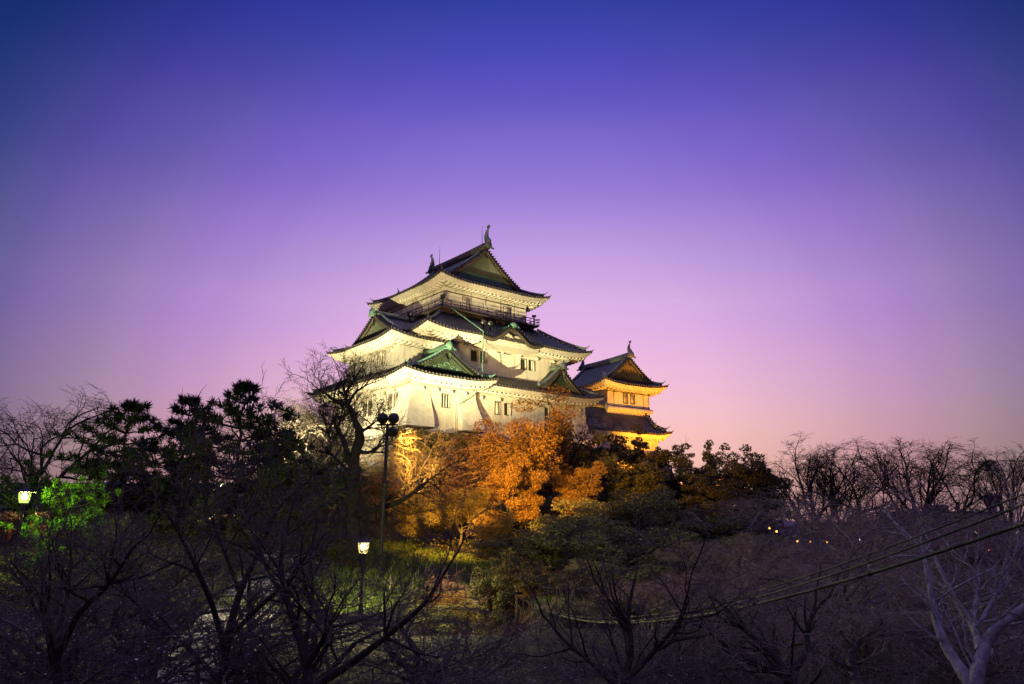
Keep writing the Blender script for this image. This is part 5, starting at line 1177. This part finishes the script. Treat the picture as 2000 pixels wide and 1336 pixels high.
# ------------------------------------------------------------------ cables
def cables():
    ends = [((2030, 952), (1008, 1161), 1207, .012, 'uppermost of the three sagging cables'), ((2030, 973), (1012, 1164), 1211, .016, 'middle of the three sagging cables'), ((2030, 1012), (1014, 1167), 1219, .026, 'lowest and thickest of the three sagging cables')]
    for (a, b, low, r, lb) in ends:
        A = at(a[0], a[1], 8.5); B = at(b[0], b[1], 38.); t = np.linspace(0, 1, 60); P = A + (B - A) * t[:, None]
        # choose the sag so that the lowest visible point falls where it does in the photo
        best = None
        for sg in np.linspace(.5, 6, 56):
            Q = P.copy(); Q[:, 2] -= 4 * sg * t * (1 - t)
            d = Q - np.array([0, 0, EYE]); y = 668 - F_PX * (d @ _U) / (d @ _F); e = abs(y.max() - low)
            if best is None or e < best[0]: best = (e, Q)
        q = MB(); q.tube(best[1], r, 8); o = q.build('overhead_cable', M['cable'], smooth=True); tag(o, lb + ' across the lower right', 'cable', 'sagging cables on the right')
        o.location = (0, 0, 0)
        c = MB()
        for i in (6, 13, 22, 31, 41, 50): c.tube([best[1][i], best[1][i] * .985 + best[1][i + 1] * .015 + 0, best[1][i] * .9 + best[1][i + 1] * .1], r * 1.5, 8)
        c.build('cable_clip', M['iron'], o)
    A, B = at(1026, 1136, 40.), at(1108, 1149, 38.); t = np.linspace(0, 1, 12)[:, None]; P = A + (B - A) * t; P[:, 2] -= (4 * .12 * t * (1 - t))[:, 0]
    q = MB(); q.tube(P, .03, 6); tag(q.build('wire', M['cable']), 'short thin wire above the start of the cables', 'wire')
    # the wooden post that carries their far end
    b = at(1010, 1161, 38.); z = float(gz(b[0], 38.2)); k = thing('cable_post', 'weathered post carrying the far end of the cables', 'post', (b[0], 38.2, z))
    q = MB(); q.tube([(0, 0, -.3), (0, 0, b[2] - z + .2)], [.09, .07], 9); q.build('post', M['bark'], k)
    q = MB(); q.beam([(-.25, -.1, b[2] - z), (.25, -.1, b[2] - z)], .08, .1); q.build('cross_arm', M['iron'], k)
cables()

# ------------------------------------------------------------------ retaining wall, bank grass and undergrowth
def lower_ground():
    m = MB(); p = lambda px, py, Y: at(px, py, Y)
    A, B = at(850, 1090, 43.), at(965, 1135, 41.)
    zt = 4.0
    a0, a1 = np.array([-4.5, 43.4]), np.array([-.5, 40.6])
    stones(m, (a0[0], a0[1] - .5, 1.6), (a1[0], a1[1] - .5, 1.2), (a0[0], a0[1], 4.25), (a1[0], a1[1], 3.0), .33, .13)
    stones(m, (a0[0] - .2, a0[1] + .1, 4.2), (a1[0], a1[1] + .1, 2.95), (a0[0], a0[1] + 1.2, 4.4), (a1[0], a1[1] + 1.4, 3.7), .36, .13)
    tag(m.build('retaining_wall', M['rubble']), 'rough stone retaining wall lit orange below the bank', 'wall')
    rg = np.random.default_rng(9)
    # grass
    n = 60000; x = rg.uniform(-16, 16, n); y = rg.uniform(36, 64, n); k = (np.sin(x * .7 + 1) + np.sin(y * .5 + x * .3) + rg.normal(0, .6, n)) > -.4
    k &= ~((y < 42.6) & (x > -4.4) & (x < 1)); x, y = x[k], y[k]; z = gz(x, y); h = rg.uniform(.12, .42, len(x)); a = rg.uniform(0, 6.28, len(x)); w = .03
    t = np.stack([x + np.cos(a) * h * .5, y + np.sin(a) * h * .5, z + h], -1); b0 = np.stack([x - np.sin(a) * w, y + np.cos(a) * w, z - .02], -1); b1 = np.stack([x + np.sin(a) * w, y - np.cos(a) * w, z - .02], -1)
    q = MB(); i = np.arange(len(x))[:, None] * 3; q.add(np.stack([b0, b1, t], 1).reshape(-1, 3), i + np.array([[0, 1, 2]]))
    tag(q.build('grass', M['grass']), 'green grass on the bank behind the lamp', 'grass', kind='stuff')
    # dry brush and leaf litter over the hillside
    n = 60000; x = rg.uniform(-40, 45, n); y = rg.uniform(48, 92, n); k = (np.sin(x * .45) * np.sin(y * .4 + 1) + rg.normal(0, .35, n)) > -.1; x, y = x[k], y[k]; z = gz(x, y)
    C = np.stack([x, y, z + rg.uniform(0, 1.3, len(x)) ** 1.6], -1); q = MB(); quads(q, C, .11, rg)
    tag(q.build('undergrowth', M['leaf_under']), 'low leafy undergrowth on the castle slope', 'undergrowth', kind='stuff')
    # foreground dark brush
    P = Poly(); n = 3200; x = rg.uniform(-26, 30, n); y = rg.uniform(12, 46, n); k = (x > -7 + rg.normal(0, 2, n)) & ~((np.abs(x + 4 + (y - 14) * .32) < 4.5)); x, y = x[k], y[k]; z = gz(x, y)
    for a, b, c in zip(x, y, z):
        d = nrm(np.array([rg.normal(0, .45), rg.normal(0, .45), 1.])); L = rg.uniform(.5, 1.9); p0 = np.array([a, b, c]); m1 = p0 + d * L * .5; e = m1 + nrm(d + rg.normal(0, .4, 3)) * L * .5
        P.add(np.array([p0, m1, e]), np.array([.014, .010, .004]), 3)
        e2 = m1 + nrm(d + rg.normal(0, .6, 3)) * L * .4; P.add(np.array([m1, (m1 + e2) / 2, e2]), np.array([.009, .007, .003]), 3)
    o = bpy.data.objects.new('dry_brush', P.mesh('dry_brush', M['twig_mid'])); col.objects.link(o); tag(o, 'thin dry brushwood covering the foreground slope', 'brushwood', kind='stuff')
lower_ground()

# ------------------------------------------------------------------ small buildings and far town
def rest_house():
    p = at(85, 985, 58.); z = float(gz(p[0], 58.)); k = thing('rest_house', 'low dark roofed house with amber lattice behind the left street lamp', 'house', (p[0], 58., z), R(-12))
    q = MB(); q.b2(-4, 4, 0, 4, -.3, 2.5); q.build('wall', M['concrete'], k)
    for s in (-3, -1.2, .6, 2.4):
        q = MB(); q.b2(s - .6, s + .6, -.06, 0, .5, 2.1); w = q.build('window', M['amber'], k); q = MB()
        for a in (-.3, 0, .3): q.b2(s + a - .03, s + a + .03, -.1, -.06, .5, 2.1)
        for c in (.9, 1.3, 1.7): q.b2(s - .6, s + .6, -.09, -.062, c - .025, c + .025)
        q.build('lattice', M['wood'], w)
    r = Roof(k, SWP, (-1.2, 5.2, -5.0, 5.0), 2.6, prof(1.7, 3.2), up=.15, oh=1.1)
    r.front_hip = r.back_hip = r.left_hip = r.right_hip = False
    r.slope('left', 3.2, hipcut=False); r.slope('right', 3.2, hipcut=False); r.fascia('left', rafters=False); r.finish(); main_ridge(r, 2.0, -5, 5, 3.2, h=.3, w=.35, oni_f=False)
    l = bpy.data.lights.new('porch_light', 'POINT'); l.energy = 120; l.color = (1, .5, .12); l.shadow_soft_size = .1; o = bpy.data.objects.new('porch_light', l); col.objects.link(o); o.location = (0, -1.4, 2.0); o.parent = k
rest_house()
def notice_stall():
    p = at(420, 1010, 66.); z = float(gz(p[0], 66.)); k = thing('kiosk', 'small orange lit kiosk at the top of the gravel path', 'kiosk', (p[0], 66., z), R(10))
    q = MB(); q.b2(-1.6, 1.6, 0, 1.6, 0, 2.3); q.build('wall', M['plaster'], k)
    q = MB(); q.b2(-1.2, -.2, -.04, 0, .8, 1.9); q.build('window', M['lit'], k); q = MB(); q.b2(.3, 1.1, -.05, 0, 0, 2.0); q.build('door', M['wood'], k)
    q = MB(); q.prism([(-2, -.6, 2.3), (2, -.6, 2.3), (2, .8, 3.2), (-2, .8, 3.2)], (0, 0, .15)); q.prism([(-2, 2.2, 2.3), (2, 2.2, 2.3), (2, .8, 3.2), (-2, .8, 3.2)], (0, 0, .15)); q.build('roof', M['tile'], k)
    l = bpy.data.lights.new('kiosk_light', 'POINT'); l.energy = 420; l.color = (1, .55, .18); l.shadow_soft_size = .1; o = bpy.data.objects.new('kiosk_light', l); col.objects.link(o); o.location = (.3, -1.2, 2.4); o.parent = k
notice_stall()
def town():
    rg = np.random.default_rng(33)
    B = [(1855, 1002, 210, 26, 'flat roofed dark block behind the fan shaped bare tree'), (1690, 1022, 260, 24, 'lower dark block left of the flat roofed dark block'), (1520, 1030, 240, 22, 'dark block glimpsed behind the grey bare trees'),
         (1975, 1030, 300, 22, 'low dark block at the right edge beneath the pale tower'), (1600, 1033, 330, 30, 'farthest low dark block on the right')]
    for px, py, Y, w, lb in B:
        t = at(px, py, Y); z = -2.; H = t[2] - z; k = thing('town_block', lb, 'building', (t[0], Y, z), R(rg.uniform(-12, 12)), 'dark town blocks on the right')
        q = MB(); q.b2(-w / 2, w / 2, 0, 14, 0, H); q.build('wall', M['concrete'], k)
        q = MB(); q.b2(-w / 2 - .2, w / 2 + .2, -.2, 14.2, H, H + .5); q.b2(-2, 2, 4, 8, H + .5, H + 2.2); q.build('roof', M['concrete'], k)
        nf = max(1, int(H / 3.2)); nc = int(w / 3)
        for f in range(nf):
            for c in range(nc):
                if rg.uniform() > .5: continue
                x = -w / 2 + 1.5 + c * 3; zz = 1 + f * 3.1
                q = MB(); q.b2(x - .7, x + .7, -.05, 0, zz, zz + 1.4); on = rg.uniform(); q.build('window', M['lit'] if on < .04 else (M['lit_w'] if on < .0 else M['dark']), k)
    # street lights down in the town
    for i, (px, py, Y, m, lb) in enumerate([
        (1572, 1025, 120, 'lit_o', 'orange town light left of the upper cables'), (1558, 1098, 95, 'lit_o', 'orange town light just above the cables'), (1522, 1152, 70, 'lit_o', 'orange town light among grey twigs above the middle cable'),
        (1508, 1146, 72, 'lit_o', 'orange town light beside the grey bare tree'), (1612, 1058, 110, 'lit_o', 'orange town light behind the pale limbs'), (1678, 1124, 80, 'lit_r', 'red town light between the cables'), (1684, 1120, 82, 'lit', 'yellow town light beside the red one'),
        (1680, 1090, 90, 'lit_w', 'white town light above the red one'), (1792, 1157, 75, 'lit', 'yellow town light right of the lowest cable'), (1870, 1062, 120, 'lit_w', 'white town light under the flat roofed block'), (1903, 1040, 140, 'lit', 'yellow town light left of the pale tower'),
        (1936, 1161, 70, 'lit_r', 'red town light at the right behind the forked pale tree'), (1976, 1055, 150, 'lit', 'yellow town light at the right edge'), (1744, 1113, 90, 'lit_w', 'white town light above the lowest cable'), (1562, 1012, 130, 'lit_o', 'small orange town light high among the grey twigs'),
        (1333, 1028, 80, 'lit_o', 'orange light shining through the dark leafy tree'), (1674, 1020, 150, 'lit_o', 'orange town light below the skyline trees'), (1585, 1110, 100, 'lit_o', 'orange town light right of the grey trunk')]):
        p = at(px, py, Y); z = float(gz(p[0], Y)); k = thing('town_light', lb, 'street light', (p[0], Y, z), 0, 'street lights in the town')
        H = max(p[2] - z, 1.5); q = MB(); q.tube([(0, 0, 0), (0, 0, H - .1)], [.08, .05], 6); q.tube([(0, 0, H - .12), (0, -.5, H)], .04, 5); q.build('pole', M['iron'], k)
        s = .12 * Y / 90; q = MB(); q.ball((0, -.5, H), s, 8, 6); q.build('lamp', M[m], k)
    # the pale tower
    t = at(1934, 962, 240.); z = -2.; H = t[2] - z; k = thing('siren_tower', 'pale round tower with loudspeakers at the right edge', 'tower', (t[0], 240., z))
    q = MB(); q.tube([(0, 0, 0), (0, 0, H - 4)], [1.5, 1.2], 14); q.tube([(0, 0, H - 4.2), (0, 0, H - .9)], [1.7, 1.7], 14); q.tube([(0, 0, H - .9), (0, 0, H)], [2.2, .15], 14); q.build('shaft', M['steelw'], k)
    for zz in (H - 2.2, H - 7, H - 12):
        q = MB(); q.tube([(0, 0, zz), (0, 0, zz + .2)], [2.6, 2.6], 14); q.build('platform', M['steelw'], k)
        for a in (0.3, 2.2, 4.2):
            d = np.array([math.cos(a), math.sin(a), 0]); q = MB(); q.tube([d * 1.6 + np.array([0, 0, zz + .8]), d * 2.3 + np.array([0, 0, zz + .8]), d * 3.1 + np.array([0, 0, zz + .8])], [.25, .5, .95], 10); q.build('loudspeaker', M['concrete'], k)
town()

# ------------------------------------------------------------------ fittings on the keep's roofs
def roof_fittings():
    for s, t, lb in ((11.9, 1.6, 'left one of the two round floodlights on the middle roof of the keep'), (13.0, 1.6, 'right one of the two round floodlights on the middle roof of the keep')):
        p = kw(s, t, 14.95); k = thing('roof_floodlight', lb, 'floodlight', p, 0, 'floodlights on the middle roof')
        flood_head(k, (0, 0, 0.4), np.array([.35, -.75, -.35]), .42); q = MB(); q.box((0, 0, -.25), (.2, .2, .7)); q.build('bracket', M['iron'], k)
    p = kw(3.9, 7.2, 15.9); k = thing('roof_floodlight', 'round floodlight on the ridge of the left facing gable', 'floodlight', p); flood_head(k, (0, 0, .3), np.array([-.6, -.6, -.3]), .4); q = MB(); q.box((0, 0, -.3), (.2, .2, .8)); q.build('bracket', M['iron'], k)
    P0 = kw(8.0, 3.7, 17.2); P1 = kw(10.0, -.9, 13.3); P2 = kw(8.9, -2.2, 6.9); P3 = kw(6.4, -.2, 3.4)
    t = np.linspace(0, 1, 8)[:, None]; c1 = P0 + (P1 - P0) * t; c2 = P1 + (P2 - P1) * t; c3 = P2 + (P3 - P2) * t; c3[:, 2] -= (1.6 * t * (1 - t))[:, 0] * 1.6
    q = MB()
    for c in (c1, c2, c3): q.tube(c, .06, 5)
    tag(q.build('service_cable', M['verdigris']), 'thin green service cable hanging down the keep front', 'cable')
    p = kw(22.9, 4.1, 17.22); k = thing('viewing_binoculars', 'coin binoculars on a post on the right of the keep balcony', 'binoculars', p)
    q = MB(); q.tube([(0, 0, 0), (0, 0, 1.3)], [.12, .09], 8); q.build('post', M['iron'], k); q = MB(); q.tube([(-.2, -.3, 1.45), (-.2, .3, 1.55)], .13, 8); q.tube([(.2, -.3, 1.45), (.2, .3, 1.55)], .13, 8); q.box((0, 0, 1.45), (.5, .3, .3)); q.build('viewer', M['iron'], k)
    p = kw(7.0, 4.1, 17.22); k = thing('viewing_binoculars', 'coin binoculars at the near left corner of the keep balcony', 'binoculars', p)
    q = MB(); q.tube([(0, 0, 0), (0, 0, 1.2)], [.14, .1], 8); q.build('post', M['steel'], k); q = MB(); q.tube([(-.2, -.35, 1.4), (-.2, .35, 1.5)], .15, 8); q.tube([(.2, -.35, 1.4), (.2, .35, 1.5)], .15, 8); q.box((0, 0, 1.4), (.55, .35, .4)); q.build('viewer', M['iron'], k)
roof_fittings()
